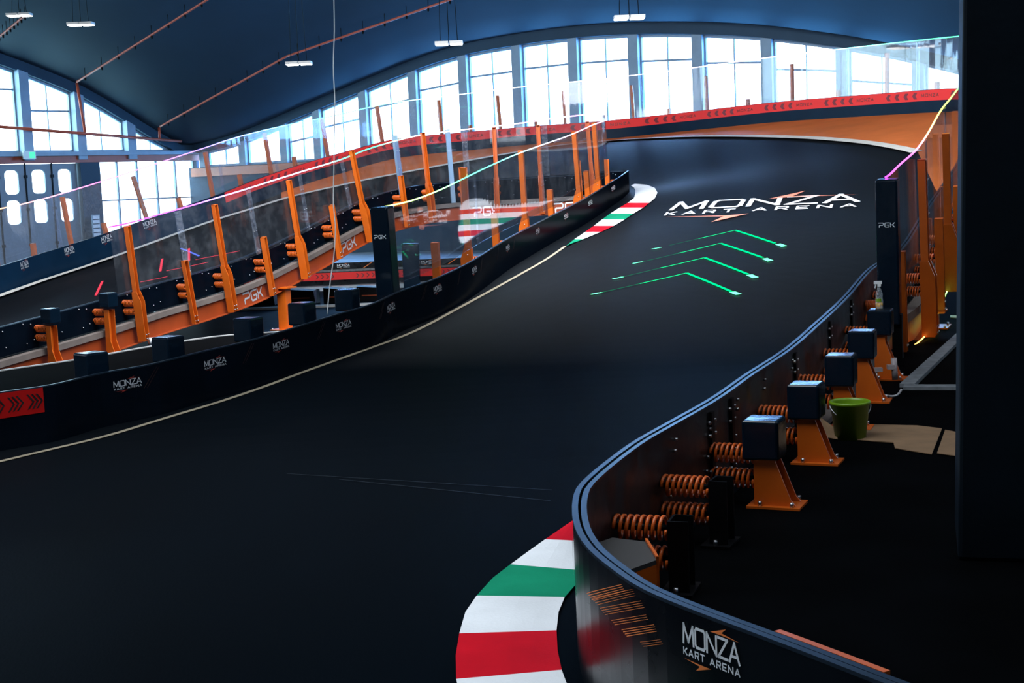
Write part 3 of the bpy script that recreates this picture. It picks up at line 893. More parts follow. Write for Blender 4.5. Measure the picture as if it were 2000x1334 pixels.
def place_post(cv, s, o, tall, label, group):
    global tall0, short0
    M = pmat(cv, s, o)
    if tall:
        if tall0 is None: tall0 = make_tall(label, group); tall0.matrix_basis = M; return tall0
        return dup(tall0, M, label, group)
    if short0 is None: short0 = make_short(label, group); short0.matrix_basis = M; return short0
    return dup(short0, M, label, group)

def find_s(cv, px, up, left, lo, hi):
    return cv.s_px(px, up, left, lo, hi)
# left ramp posts (their bottom ends in the picture guide where they stand)
g = 'orange posts along the near side of the left ramp'
LP = [(268, 1, 'tallest orange glass post at far left of the left ramp'), (370, 0, 'short orange spring post between the first two tall posts of the left ramp'), (445, 1, 'second tall orange post of the left ramp'),
      (522, 0, 'short orange spring post right of the second tall post'), (583, 1, 'third tall orange post of the left ramp'), (653, 0, 'short orange spring post left of the white hanging cord top'), (712, 1, 'fourth tall orange post, left of the padded black post')]
LPT = [.52, -.0]
s_left_tall = []
for px, tall, lab in LP:
    s = find_s(INN, px, .35, .36, STIP + 2, INN.len); place_post(INN, s, 1, tall, lab, g)
    if tall: s_left_tall.append(s)
g = 'orange posts around the inside of the hairpin, behind the glass'
HPst = [(785, 0, 'short orange post just behind the padded black post'), (835, 1, 'tall orange post behind glass, right of the padded post'), (902, 0, 'short orange post left of the first PGK sign, behind glass'), (972, 1, 'tall orange post standing left of the hairpin between the two PGK signs'),
        (1060, 1, 'tall orange post left of the second PGK sign'), (1130, 0, 'short orange post beside the second PGK sign'), (1160, 1, 'farthest tall orange post before the hairpin tip')]
for px, tall, lab in HPst:
    s = find_s(INN, px, .35, .36, STIP + .3, STIP + 14); place_post(INN, s, 1, tall, lab, g)
    if tall: s_left_tall.append(s)
# inner barrier posts on the right arm
g = 'orange posts behind the long black barrier, holding its glass'
for px, tall, lab in [(850, 0, 'lowest short orange post behind the black barrier'), (914, 1, 'nearest tall orange post behind the black barrier'), (968, 0, 'short orange post behind the barrier, second from the padded post'), (1024, 1, 'second tall orange post behind the black barrier'),
                      (1074, 0, 'short orange post in front of the second PGK sign'), (1129, 1, 'third tall orange post behind the black barrier'), (1147, 0, 'short orange post right of the third tall post'), (1166, 1, 'fourth tall orange post, near the end of the glass'), (1185, 0, 'last short orange post before the hairpin tip')]:
    s = find_s(INN, px, .62, .36, 2, STIP - .1); place_post(INN, s, 1, tall, lab, g)
# far outer posts
g = 'posts standing against the bright far windows'
far_t = [(860, 1), (976, 1), (1103, 1), (1237, 1), (1380, 1), (1546, 1), (1735, 1), (416, 1), (284, 1), (140, 1), (527, 1), (-5, 1), (640, 1), (745, 1)]
far_s = [(1183, 0), (1309, 0), (1462, 0), (1637, 0), (1832, 0), (64, 0), (207, 0), (350, 0), (470, 0), (575, 0), (1045, 0), (920, 0)]
for px, tall in sorted(far_t + far_s, reverse=True):
    s = find_s(OUT, px, .62, -.36, SHAIR + 6, OUT.len)
    side = 'far window wall' if px > 450 else 'grey doors'
    order = 'tall' if tall else 'short'
    near = {1832: 'farthest right, next to the dark column', 1735: 'under the upper right green light strip', 1637: 'second short one from the dark column', 1546: 'second tall one from the dark column', 1462: 'third short one from the column', 1380: 'third tall one from the dark column',
            1309: 'fourth short one from the column', 1237: 'fourth tall one from the dark column', 1183: 'just right of the hairpin glass edge', 1103: 'just left of the hairpin glass edge', 1045: 'behind the hairpin glass', 976: 'fourth tall one left of the hairpin tip', 920: 'behind the middle of the hairpin glass', 860: 'left of the hairpin glass middle',
            745: 'above the padded black post', 640: 'by the hanging white cord', 575: 'left of the hanging white cord', 527: 'second tall one left of the white cord', 470: 'above the second tall ramp post', 416: 'right of the lower white window', 350: 'right part of the lower white window', 284: 'in front of the lower white window',
            207: 'at the left end of the lower white window', 140: 'in front of the grey doors', 64: 'left of the one before the grey doors', -5: 'at the left edge of the photo'}[px]
    place_post(OUT, s, -1, tall, f'{order} orange post on the outer barrier, {near}', g)
# right ramp posts
g = 'orange posts along the right side of the ramp'
RP = [(1760, 0, 'short orange post behind the right padded black post', 1), (1790, 1, 'nearest tall orange post right of the padded post', 1), (1815, 0, 'short orange post behind the nearest tall right post', 1), (1836, 1, 'second tall orange post on the right, by the coloured light strip', 1), (1855, 0, 'short orange post behind the second tall right post', 1), (1870, 1, 'third tall orange post on the right, by the dark column', 1)]
sr = find_s(OUT, 1733, 1.0, -.3, 8, SHAIR)
RPAD = sr
for i, (px, tall, lab, _) in enumerate(RP):
    s = RPAD + .55 + i * 1.12
    print('right post', i, s, proj(OUT.pt(s, -.36, 1.66)), proj(OUT.pt(s, -.36, -.36)))
    place_post(OUT, s, -1, tall, lab, g)
# ================================================================== floor-standing spring posts with padded caps
def pad_block(root, x, y0, y1, z0, z1, name='pad'):
    m = MB(); m.bx(-x, x, y0, y1, z0, z1)
    o = m.build(name, M_PAD, root)
    sub = o.modifiers.new('bevel', 'BEVEL'); sub.width = .018; sub.segments = 3
    return o
def floor_post(cv, s, o, floor_z, label, group, pad=True, col=M_OR, padtop=.53, gusset=1, springs=True):
    M = pmat(cv, s, o)
    N = Vector((M[0][2], M[1][2], M[2][2]))
    p = Vector((M[0][3], M[1][3], M[2][3]))
    # stand it plumb on the floor
    Y = Vector((M[0][1], M[1][1], 0)).normalized(); X = Y.cross(Vector((0, 0, 1)))
    M = frame_matrix(p, X, Y, Vector((0, 0, 1)))
    base = floor_z - p.z
    root = empty('spring_post', label, 'post', M, group)
    m = MB(); m.bx(-.075, .075, .34, .352, base + .015, .36); m.bx(-.075, -.063, .352, .44, base + .015, .36); m.bx(.063, .075, .352, .44, base + .015, .36)
    m.build('column', col, root)
    m = MB()
    for x in (-.075, .063):
        m.prism([(x, .44, base + .015), (x, .59, base + .015), (x, .56, base + .05), (x, .44, base + .36)], (.012, 0, 0))
    if gusset: build_each(m, 'gusset', col, root)
    m = MB(); m.bx(-.12, .12, .30, .62 if gusset else .46, base + .002, base + .016); m.build('base_plate', col, root)
    b = MB()
    for x, y in ((-.1, .38), (.1, .38), (-.1, .57), (.1, .57))[:4 if gusset else 2]:
        b.tube([(x, y, base + .014), (x, y, base + .045)], .013, 6)
    build_each(b, 'bolt', M_BOLT, root)
    for z in SP:
        spring_mesh(.07, .33, z).build('spring', M_SPR, root); rod_mesh(.06, .34, z).build('spring_rod', M_BLK, root)
    if pad: pad_block(root, .115, .28, .50, padtop - .24, padtop)
    return root
g = 'padded spring posts standing on the floor at right'
near_lab = ['orange spring post with black pad, nearest the viewer and alone on its plate', 'padded spring post left of the green bucket', 'padded spring post above the green bucket', 'padded spring post second behind the green bucket', 'padded spring post carrying the spray bottle']
fposts = []
sA = find_s(OUT, 1500, .3, -.42, 5, SHAIR)
for i, lab in enumerate(near_lab):
    s = sA + i * (RPAD - .35 - sA) / 4.9
    r = floor_post(OUT, s, -1, 0.0, lab, g); fposts.append((r, s))
    print('floorpost', i, s, proj(OUT.pt(s, -.39, .53)))
g2 = 'black spring posts near the foreground curve'
for k, lab in enumerate(['black spring post with orange springs, second from the curve tip', 'black spring post with orange springs at the curve tip']):
    s = sA - .95 * (k + 1)
    floor_post(OUT, s, -1, 0.0, lab, g2, pad=False, col=M_BLK, gusset=0)
# left side pads
g3 = 'padded spring posts behind the near left barrier'
for px, lab in [(165, 'padded black post cap farthest left behind the near barrier'), (328, 'padded black post cap second from left behind the near barrier'), (481, 'padded black post cap third from left, creased'), (588, 'padded black post cap fourth from left, by the orange ramp column'), (674, 'padded black post cap at the foot of the white cord')]:
    s = find_s(INN, px, .62, .38, 0, STIP - 5)
    floor_post(INN, s, 1, 0.0, lab, g3, col=M_OR, padtop=.62)
g4 = 'padded spring posts at the foot of the left ramp'
for px, lab in [(95, 'padded orange spring post farthest left at the foot of the left ramp'), (208, 'padded orange spring post left of the tallest glass post')]:
    s = find_s(INN, px, .35, .38, STIP + 8, INN.len)
    floor_post(INN, s, 1, -.75, lab, g4, padtop=.64)

# tall padded posts
def big_pad(cv, s, o, label, ztop, zbot, w=.19, d=.30, y0=.02, letters=True, base=None):
    M = pmat(cv, s, o); root = empty('padded_post', label, 'padded post', M, 'tall padded black posts')
    m = MB(); m.bx(-w / 2, w / 2, y0, y0 + d, zbot, ztop); ob = m.build('pad', M_PAD, root)
    b = ob.modifiers.new('bevel', 'BEVEL'); b.width = .02; b.segments = 3
    m = MB(); m.bx(-.05, .05, y0 + d * .6, y0 + d * .6 + .1, -.36 if base is None else base, zbot + .1); m.build('column', M_BLK, root)
    for z in SP: spring_mesh(.07, .2, z).build('spring', M_SPR, root)
    return root, M
def pad_letters(root, M, cxyz, width, face):
    """PGK on the face turned to the viewer; face: 'x-','y-'... local normal"""
    q, w_ = text_quads('PGk', 0, 0, 1.0, .8, .35, .16); a = MB(); k = width / w_
    for t in q:
        vs = []
        for p in t:
            u = p.x * k - width / 2; v = p.y * k * 1.0
            if face == 'x+': vs.append((cxyz[0], cxyz[1] + u, cxyz[2] + v))
            elif face == 'x-': vs.append((cxyz[0], cxyz[1] - u, cxyz[2] + v))
            elif face == 'y-': vs.append((cxyz[0] + u, cxyz[1], cxyz[2] + v))
            elif face == 'y-f': vs.append((cxyz[0] - u, cxyz[1], cxyz[2] + v))
        a.add(vs, [(0, 1, 2, 3)])
    a.build('pad_letters', M_LOGO, root)['label'] = 'white PGK letters'
r1, m1_ = big_pad(OUT, RPAD, -1, 'tall padded black post with PGK letters at the start of the right glass', 1.62, .12, w=.22, d=.22, y0=.20)
pad_letters(r1, m1_, (.112 if (m1_ @ Vector((1, 0, 0)) - m1_.translation).y < 0 else -.112, .31, 1.14), .15, 'x+' if (m1_ @ Vector((1, 0, 0)) - m1_.translation).y < 0 else 'x-')
s_ip = find_s(INN, 748, .9, .15, 2, STIP)
r2, m2_ = big_pad(INN, s_ip, 1, 'tall padded black post with PGK letters where the middle glass begins', 1.48, .15, w=.22, d=.22)
pad_letters(r2, m2_, (.112 if (m2_ @ Vector((1, 0, 0)) - m2_.translation).y < 0 else -.112, .13, 1.12), .14, 'x+' if (m2_ @ Vector((1, 0, 0)) - m2_.translation).y < 0 else 'x-')

# ------------------------------------------------------------------ glass and light strips
def hit_h(cv, s, left, path, lo=1.1, hi=2.2):
    """height above the track at which the strip meets the photographed sweep, clamped to what the posts allow"""
    x, _ = proj(cv.pt(s, left, 1.7))
    xs = [p[0] for p in path]; ys = [p[1] for p in path]
    if xs[0] > xs[-1]: xs, ys = xs[::-1], ys[::-1]
    if x < xs[0] - 60 or x > xs[-1] + 60: return None
    y = float(np.interp(x, xs, ys))
    a, b = lo, hi
    for _ in range(20):
        m = (a + b) / 2
        if proj(cv.pt(s, left, m))[1] < y: b = m
        else: a = m
    return (a + b) / 2
def height_fn(cv, s0, s1, left, path, default=1.7, lo=1.3, hi=2.0):
    ss = np.linspace(s0, s1, 40); hh = []
    for s in ss:
        h = hit_h(cv, s, left, path, lo, hi); hh.append(default if h is None else h)
    hh = np.array(hh); k = np.ones(5) / 5
    hp = np.concatenate([[hh[0]] * 2, hh, [hh[-1]] * 2]); hh = np.convolve(hp, k, 'valid')
    return lambda s: float(np.interp(s, ss, hh))
def glass_run(cv, s0, s1, o, hfn, n, label, group, zlow=.50, m=None, out=.285):
    m = m or M_GLASS
    screen = empty('glass_screen', group, 'glass screen', Matrix.Identity(4))
    global SCREEN; SCREEN = screen
    for i in range(n):
        a = s0 + (s1 - s0) * i / n + .008; b = s0 + (s1 - s0) * (i + 1) / n - .008
        g_ = MB(); g_.sweep(cv, a, b, lambda s: [(o * out, zlow), (o * (out + .010), zlow), (o * (out + .010), hfn(s)), (o * out, hfn(s))], step=.2)
        lab = label[i] if isinstance(label, list) else label
        ob = g_.build('glass_panel', m, screen)
        if i < n - 1:
            sp = MB(); sp.sweep(cv, b - .07, b + .07, lambda s: [(o * (out + .012), zlow), (o * (out + .020), zlow), (o * (out + .020), hfn(s) - .02), (o * (out + .012), hfn(s) - .02)], step=.14)
            sb = sp.build('joint_strip', M_SPLICE, ob)
            bb = MB()
            for z in (.58, .95, 1.35):
                for k in (-.04, .04):
                    q = cv.pt(b + k, o * (out + .022), z); q2 = cv.pt(b + k, o * (out + .032), z); bb.tube([q, q2], .008, 6)
            build_each(bb, 'joint_bolt', M_BOLT, ob)
def led(cv, s0, s1, o, hfn, r, stops, strength, label, out=.29):
    n = int((s1 - s0) / .15) + 1
    pts = [cv.pt(s0 + (s1 - s0) * i / n, o * out, hfn(s0 + (s1 - s0) * i / n) + r * .6) for i in range(n + 1)]
    m = MB(); m.tube(pts, r, 6)
    ob = m.build('light_strip', ledmat('strip_glow', stops, strength), SCREEN)
    at = ob.data.attributes.new('along', 'FLOAT', 'POINT')
    vals = []
    for i in range(n + 1): vals += [i / n] * 6
    at.data.foreach_set('value', vals)
    if SCREEN is None: tag(ob, label, 'light strip')
    else: tag(ob, label)
    return ob
PU, PK, WH, CY, GR, YE, ORG, BL = (.55, .12, 1), (1, .25, .75), (.8, .85, 1), (.1, .8, .9), (.05, 1, .45), (.75, 1, .15), (1, .45, .1), (.25, .35, 1)
# right glass
pathR = [(1740, 345), (1760, 322), (1782, 298), (1803, 275), (1812, 262), (1822, 243), (1838, 215), (1860, 190), (1877, 165)]
print('R led', [(round(k, 1), [tuple(round(c) for c in proj(OUT.pt(RPAD + k, -.285, h))) for h in (0, 1.5, 1.8)]) for k in (0, 1, 2, 3, 4, 5, 6, 7, 8)])
hR = height_fn(OUT, RPAD, RPAD + 11, -.285, pathR, 1.9, 1.35, 2.2)
glass_run(OUT, RPAD + .1, RPAD + 11, -1, hR, 5, ['clear panel right beside the right padded post', 'second clear panel behind the right padded post', 'third clear panel up the right side', 'fourth clear panel up the right side, by the dark column', 'clear panel mostly behind the dark column'], 'clear glass screen running up the right side of the ramp, rainbow light strip on top')
led(OUT, RPAD + .05, RPAD + 11, -1, hR, .010, [(0, (.6, .05, .95)), (.13, (1, .1, .7)), (.22, (1, .45, .25)), (.38, (.9, 1, .1)), (.55, (.1, 1, .15)), (.75, (.1, .9, .5)), (1, (.1, .8, .6))], 5, 'rainbow light strip along the top of the right glass')
# far outer glass
pathF = [(-20, 421), (0, 415), (190, 357), (300, 322), (400, 290), (520, 250), (640, 233), (735, 207), (820, 195), (912, 183), (1020, 170), (1130, 158), (1245, 147), (1370, 130), (1510, 112), (1650, 95), (1877, 70)]
sf0 = find_s(OUT, 1876, 1.2, -.28, SHAIR + 5, OUT.len)
hF = height_fn(OUT, sf0 - .5, OUT.len, -.285, pathF, 1.85, 1.55, 2.25)
n_f = 17
labs = [f'clear panel of the far outer glass, number {w} counted from the dark column'.replace('number ', '') for w in ['first', 'second', 'third', 'fourth', 'fifth', 'sixth', 'seventh', 'eighth', 'ninth', 'tenth', 'eleventh', 'twelfth', 'thirteenth', 'fourteenth', 'fifteenth', 'sixteenth', 'seventeenth']]
glass_run(OUT, SHAIR + 3, OUT.len, -1, hF, n_f, labs, 'long clear glass screen round the far outer barrier in front of the windows', m=M_GLASSD)
led(OUT, SHAIR + 3, OUT.len, -1, hF, .012, [(0, GR), (.18, (.1, 1, .4)), (.24, (.3, .9, 1)), (.30, (.9, .7, 1)), (.50, (.8, .9, 1)), (.62, (.1, .9, .7)), (.70, (.2, .6, 1)), (.78, (.35, .2, 1)), (.84, (1, .15, .7)), (.93, (1, .45, .2)), (1, (.8, 1, .2))], 4, 'long light strip of changing colour on top of the far outer glass')
# left ramp glass
pathL = [(232, 443), (300, 424), (420, 388), (553, 347), (693, 303), (760, 277), (815, 265), (956, 248), (1040, 240), (1130, 222)]
sl0 = find_s(INN, 240, 1.2, .28, STIP + 8, INN.len)
hL = height_fn(INN, STIP + .8, sl0 + .3, .285, pathL, 1.7, 1.45, 1.9)
glass_run(INN, STIP + 1.0, sl0 + .3, 1, hL, 8, ['clear panel behind the hairpin tip', 'clear panel above the second PGK sign', 'clear panel above the first PGK sign', 'clear panel right of the black padded post, behind', 'clear panel left of the black padded post', 'clear panel of the left ramp by the white cord', 'clear panel between third and second tall left posts', 'clear panel between second and first tall left posts'], 'clear glass screen on the orange posts of the left ramp, violet light strip on top')
led(INN, STIP + 1.0, sl0 + .3, 1, hL, .012, [(0, PK), (.3, (.9, .8, 1)), (.42, GR), (.5, (.1, .9, .7)), (.58, (.55, .7, 1)), (.72, (.7, .6, 1)), (.85, (.5, .1, 1)), (1, (.4, .02, .9))], 5, 'violet to green light strip on top of the left ramp glass')
# middle glass
pathI = [(757, 407), (800, 393), (850, 376), (893, 355), (960, 323), (1005, 303), (1060, 283), (1110, 266), (1175, 237)]
si1 = find_s(INN, 1186, 1.0, .28, 5, STIP + .2)
hI = height_fn(INN, s_ip + .1, si1, .285, pathI, 1.7, 1.0, 2.0)
glass_run(INN, s_ip + .1, si1, 1, hI, 3, ['clear panel right of the middle padded post', 'middle clear panel behind the logo barrier', 'clear panel ending near the hairpin tip'], 'clear glass screen behind the logo barrier, from padded post to hairpin tip')
led(INN, s_ip + .1, si1, 1, hI, .009, [(0, YE), (.25, (.1, 1, .4)), (.45, (.1, .95, .75)), (.62, (.4, .8, 1)), (.8, (.9, .7, 1)), (1, (.8, .6, 1))], 5, 'green to violet light strip on top of the middle glass')

# ------------------------------------------------------------------ beams under the deck edges
def beam(cv, s0, s1, o, label, zt=-.10, hb=.29):
    root = empty('ramp_beam', label, 'beam', Matrix.Translation(cv.at((s0 + s1) / 2))); inv = root.matrix_basis.inverted()
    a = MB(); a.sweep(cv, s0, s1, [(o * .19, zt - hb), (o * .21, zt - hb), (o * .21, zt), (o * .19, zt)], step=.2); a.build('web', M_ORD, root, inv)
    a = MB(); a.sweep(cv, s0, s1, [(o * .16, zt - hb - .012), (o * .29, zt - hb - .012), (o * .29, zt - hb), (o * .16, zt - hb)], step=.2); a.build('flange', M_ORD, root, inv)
    a = MB(); a.sweep(cv, s0, s1, [(o * .10, zt), (o * .27, zt), (o * .27, zt + .095), (o * .10, zt + .095)], step=.2); a.build('deck_edge', M_EDGE, root, inv)['label'] = 'grey edge of the track deck'
    return root, inv
s_bend = INN.s_px(-120, 0, .2, STIP + 8, INN.len)
lbm, lbi = beam(INN, STIP + .8, INN.len - .1, 1, 'orange beam with PGK letters carrying the edge of the left ramp')
rbm, rbi = beam(OUT, sA + 2.2, SHAIR, -1, 'orange beam under the right side of the ramp')
def pgk_beam(px, w=.62, h=.16, m=M_LOGO, lo=None, hi=None):
    s = find_s(INN, px, -.2, .22, STIP + .5, INN.len)
    q, w_ = text_quads('PGk', 0, 0, 1.0, .9, .35, .19); a = MB()
    for t in q: a.add([INN.pt(s - (p.x / w_ - .5) * w * (-1 if False else 1), .216, -.34 + p.y * h) for p in t], [(0, 1, 2, 3)])
    a.build('beam_letters', m, lbm, lbi)['label'] = 'white PGK letters'
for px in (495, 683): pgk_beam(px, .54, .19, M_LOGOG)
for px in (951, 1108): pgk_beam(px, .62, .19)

# columns carrying the beams
def support(cv, s, o, floor_z, label, w=.19):
    p = cv.pt(s, o * .22, -.35); root = empty('support_column', label, 'column', Matrix.Translation((p.x, p.y, floor_z)), 'orange columns under the ramps')
    hgt = p.z - floor_z; T = cv.frame(s)[1]; X = Vector((T.x, T.y, 0)).normalized(); Y = Vector((-X.y, X.x, 0)); Z = Vector((0, 0, 1))
    if hgt < .1: return
    m = MB(); m.box(Z * hgt / 2, X * w / 2, Y * .008, Z * hgt / 2); m.box(Z * hgt / 2 + Y * w / 2, X * w / 2, Y * .006, Z * hgt / 2); m.box(Z * hgt / 2 - Y * w / 2, X * w / 2, Y * .006, Z * hgt / 2)
    m.box(Z * hgt / 2 + X * w / 2, X * .006, Y * w / 2, Z * hgt / 2)
    m.build('shaft', M_OR, root)
    m = MB(); m.box(Z * .009, X * w * 1.2, Y * w * 1.2, Z * .008); m.box(Z * (hgt - .02), X * w, Y * w, Z * .012); m.build('base_plate', M_OR, root)
    b = MB()
    for a in (-1, 1):
        for c in (-1, 1): b.tube([X * a * w + Y * c * w, X * a * w + Y * c * w + Z * .045], .014, 6)
    build_each(b, 'bolt', M_BOLT, root)
support(INN, find_s(INN, 552, -.3, .22, STIP + 5, INN.len), 1, -.75, 'orange column carrying the left ramp, under the second PGK end')
support(OUT, RPAD + 2.9, -1, 0.0, 'orange column with bolted foot under the right ramp')

# coloured light strip low on the right ramp
lp = [Rz(1822, 545, .45), Rz(1791, 609, .2), Rz(1757, 675, .08), Rz(1722, 735, .03)]
s_l0, s_l1 = RPAD - 1.6, RPAD + 5.0
SCREEN = None
def hlow(s): return -.36
led(OUT, s_l0, s_l1, -1, hlow, .007, [(0, (1, .1, .8)), (.15, (1, .05, .35)), (.3, (1, .2, .05)), (.5, (1, .6, .1)), (.7, (.6, 1, .1)), (.9, (.1, 1, .2)), (1, (.1, .8, .8))], 7, 'glowing magenta to green light strip low behind the right posts', out=.33)

# ================================================================== right floor things
# bucket
bc = Rz(1661, 856, 0.0)
root = empty('bucket', 'green plastic bucket with wire handle on brown cardboard', 'bucket', Matrix.Translation(bc))
m = MB(); m.lathe([(.0, .012), (.105, .012), (.108, .0), (.112, .0), (.142, .255), (.150, .258), (.152, .275), (.146, .282), (.137, .280), (.134, .262), (.104, .02), (.0, .018)], n=36); m.build('body', M_GREEN, root)
m = MB(); m.tube([(.152 * math.cos(a), -.0 + .152 * math.sin(a) * .25 - .14 * math.sin(a), .262 - .11 * math.sin(a)) for a in [math.pi * i / 16 for i in range(17)]], .0035, 6); m.build('handle', M_BOLT, root)
# cardboard
m = MB()
cpx = [(1600, 855), (1700, 862), (1790, 868), (1870, 873)], [(1628, 812), (1700, 832), (1770, 834), (1880, 850)]
base = [Rz(1585, 850, .006), Rz(1700, 862, .006), Rz(1745, 865, .006), Rz(1748, 876, .006), Rz(1820, 888, .006), Rz(1840, 838, .006), Rz(1790, 832, .006), Rz(1690, 830, .006), Rz(1600, 838, .006)]
m.prism([tuple(p) for p in base], (0, 0, .006))
cb = m.build('cardboard_sheet', M_CARD); tag(cb, 'flattened brown cardboard lying under the green bucket', 'cardboard')
m = MB(); a, b, c_, d = Rz(1588, 850, .01), Rz(1636, 858, .01), Rz(1632, 838, .05), Rz(1601, 815, .10)
m.prism([tuple(x) for x in (a, b, c_, d)], (0, .004, .005)); m.build('raised_flap', M_CARD, cb)
m = MB(); f0, f1, f2, f3 = Rz(1830, 886, .008), Rz(1905, 896, .008), Rz(1905, 852, .008), Rz(1846, 840, .008)
m.prism([tuple(x) for x in (f0, f1, f2, f3)], (0, 0, .004)); tag(m.build('cardboard_sheet', M_CARD), 'second brown cardboard piece by the foot of the dark column', 'cardboard')
# spray bottle on the fifth padded post
r5, s5 = fposts[4]
bp = r5.matrix_basis @ Vector((0, .38, .53))
root = empty('spray_bottle', 'clear spray bottle with white trigger and yellow liquid on a padded post', 'spray bottle', Matrix.Translation(bp))
CLP = glassmat('bottle_plastic', tint=(.8, .85, .88), dirt=.35)
m = MB(); m.lathe([(0, 0), (.034, 0), (.036, .01), (.036, .08), (.030, .11), (.034, .14), (.022, .175), (.012, .20), (.012, .215)], n=20); m.build('bottle', CLP, root)
m = MB(); m.lathe([(0, .003), (.032, .004), (.033, .06), (0, .061)], n=20); m.build('liquid', mat('yellow_liquid', (.9, .42, .02), .2), root)
m = MB(); m.bx(-.045, .025, -.012, .012, .235, .262); m.bx(-.014, .014, -.014, .014, .212, .238); m.prism([(-.035, -.005, .235), (-.025, -.005, .235), (-.035, -.005, .195), (-.042, -.005, .198)], (0, .01, 0)); m.build('trigger_head', mat('white_plastic', (.8, .8, .8), .4), root)
m = MB()
vs = [Vector((.0365 * math.cos(a), .0365 * math.sin(a), z)) for z in (.07, .10) for a in [math.pi * (1.1 + .1 * i) for i in range(6)]]
m.add(vs, [(i, i + 1, i + 7, i + 6) for i in range(5)]); m.build('label_sticker', M_GREEN, root)
# concrete strips and ledge
def slab_px(px, z0, h, name, m_, label, cat='kerb strip'):
    b = MB(); pts = [Rz(x, y, z0) for x, y in px]; b.prism([tuple(p) for p in pts], (0, 0, h)); o = b.build(name, m_); tag(o, label, cat); return o
slab_px([(1757, 757), (1786, 757), (1895, 650), (1895, 632)], .003, .035, 'floor_strip', M_CONC, 'pale worn concrete strip running back from the cable to the column')
slab_px([(1766, 757), (1905, 757), (1905, 762), (1764, 762)], .003, .03, 'floor_strip', M_CONC, 'pale metal strip lying across the floor to the column')
slab_px([(1856, 617), (1895, 619), (1895, 623), (1856, 621)], .003, .01, 'floor_mark', M_WHITE, 'small white mark on the dark floor under the right ramp')
# cable with clamp
cable = [Rz(1712, 722, .12), Rz(1712, 745, .05), Rz(1720, 768, .014), Rz(1742, 774, .014), Rz(1756, 768, .014), Rz(1761, 760, .05)]
cv = catmull(cable, .02); m = MB(); m.tube(cv, .010, 8); root = m.build('cable', mat('white_cable', (.6, .58, .6), .4)); tag(root, 'white cable looping on the floor beside the green bucket', 'cable')
m = MB(); a = Rz(1712, 722, .13); m.box(a, (.05, 0, 0), (0, .03, 0), (0, 0, .018)); m.box(a + Vector((.13, 0, .02)), (.03, 0, 0), (0, .03, 0), (0, 0, .02)); m.tube([a + Vector((.16, 0, .10)), a + Vector((.17, 0, -.10))], .028, 12)
cl = m.build('pipe_clamp', mat('clamp_grey', (.35, .3, .3), .4)); tag(cl, 'grey clamp with round black end fixed low on the right ramp', 'clamp')
# orange corner block with black top, behind the foreground curve
ct = [Rz(x, y, .34) for x, y in [(1160, 1062), (1196, 1050), (1262, 1058), (1284, 1093), (1232, 1112), (1190, 1108), (1172, 1090)]]
root = empty('corner_block', 'orange steel block with black rubber top behind the near curve', 'block', Matrix.Translation((ct[0].x + .2, ct[0].y, 0)))
inv = root.matrix_basis.inverted()
m = MB(); m.prism([(p.x, p.y, .0) for p in ct], (0, 0, .32)); m.build('body', M_OR, root, inv)
m = MB(); m.prism([(p.x, p.y, .32) for p in ct], (0, 0, .02)); m.build('top', mat('rubber_top', (.035, .033, .033), .7), root, inv)['label'] = 'black rubber top'
m = MB(); p = ct[3]; q = ct[2]; m.bar((p.x, p.y, .0), (p.x, p.y, .355), .012); m.bar((p.x, p.y, .35), (q.x, q.y, .35), .012, .012); m.build('edge_angle', M_OR, root, inv)
m = MB(); s = find_s(OUT, 1590, .55, -.1, 0, 4)
m.sweep(OUT, max(.3, s - .28), s + .18, [(-.075, .40), (-.10, .40), (-.10, .597), (-.075, .597)]); tag(m.build('orange_plate', M_OR), 'orange steel plate edge just behind the near barrier at lower right', 'plate')

# ================================================================== lower track behind the left ramp
z0 = -.75
lb = [R(px, 553, 39) for px in (430, 520, 600, 700, 800, 900, 1010)]
LOW = Curve([Vector((p.x, 39 + .02 * i, z0 + .12)) for i, p in enumerate(lb)], drape=False)
root = empty('lower_barrier', 'distant low barrier with red arrow band seen beneath the left ramp', 'barrier', Matrix.Translation(LOW.at(3))); inv = root.matrix_basis.inverted()
m = MB(); m.sweep(LOW, 0, LOW.len, [(0, 0), (.05, 0), (.05, .6), (0, .6)], step=.5); m.build('face_panel', M_BAR, root, inv)
m = MB(); m.sweep(LOW, 0, LOW.len, [(-.01, .14), (0, .14), (0, .34), (-.01, .34)], step=.5); m.build('red_band', M_RED, root, inv)
m = MB(); m.sweep(LOW, 0, LOW.len, [(-.012, .36), (0, .36), (0, .42), (-.012, .42)], step=.5); m.build('pale_band', M_CONC, root, inv)
def chev_low():
    a = MB(); s = .4
    while s < LOW.len - .6:
        for k in range(4):
            for sg in (1, -1):
                c = s + k * .14
                a.add([LOW.pt(c, -.014, .24 + sg * .06), LOW.pt(c + .04, -.014, .24 + sg * .06), LOW.pt(c + .09, -.014, .24), LOW.pt(c + .05, -.014, .24)], [(0, 1, 2, 3)])
        s += 1.1
    a.build('arrow_print', M_REDK, root, inv)
    a, b = MB(), MB(); s = .9
    while s < LOW.len - .6:
        add_logo(a, b, lambda u, v: LOW.pt(s + u * .34, -.006, .47 + v * .25))
        b.add([LOW.pt(s + .7, -.006, .44), LOW.pt(s + .74, -.006, .44), LOW.pt(s + .98, -.006, .59), LOW.pt(s + .94, -.006, .59)], [(0, 1, 2, 3)])
        s += 1.15
    a.build('printed_logo', M_LOGO, root, inv); b.build('logo_bolts', M_LOGOO, root, inv)
chev_low()
m = MB(); m.bx(-12.5, 1.5, 38.6, 58, z0 + .0, z0 + .12); struct(m.build('floor_back', mat('daylit_floor_tone', (.45, .52, .60), .3, noise=.2, scale=.5)), 'floor behind the lower barrier, daylight put into its paler colour')  # pale colour stands in for window daylight falling on this floor
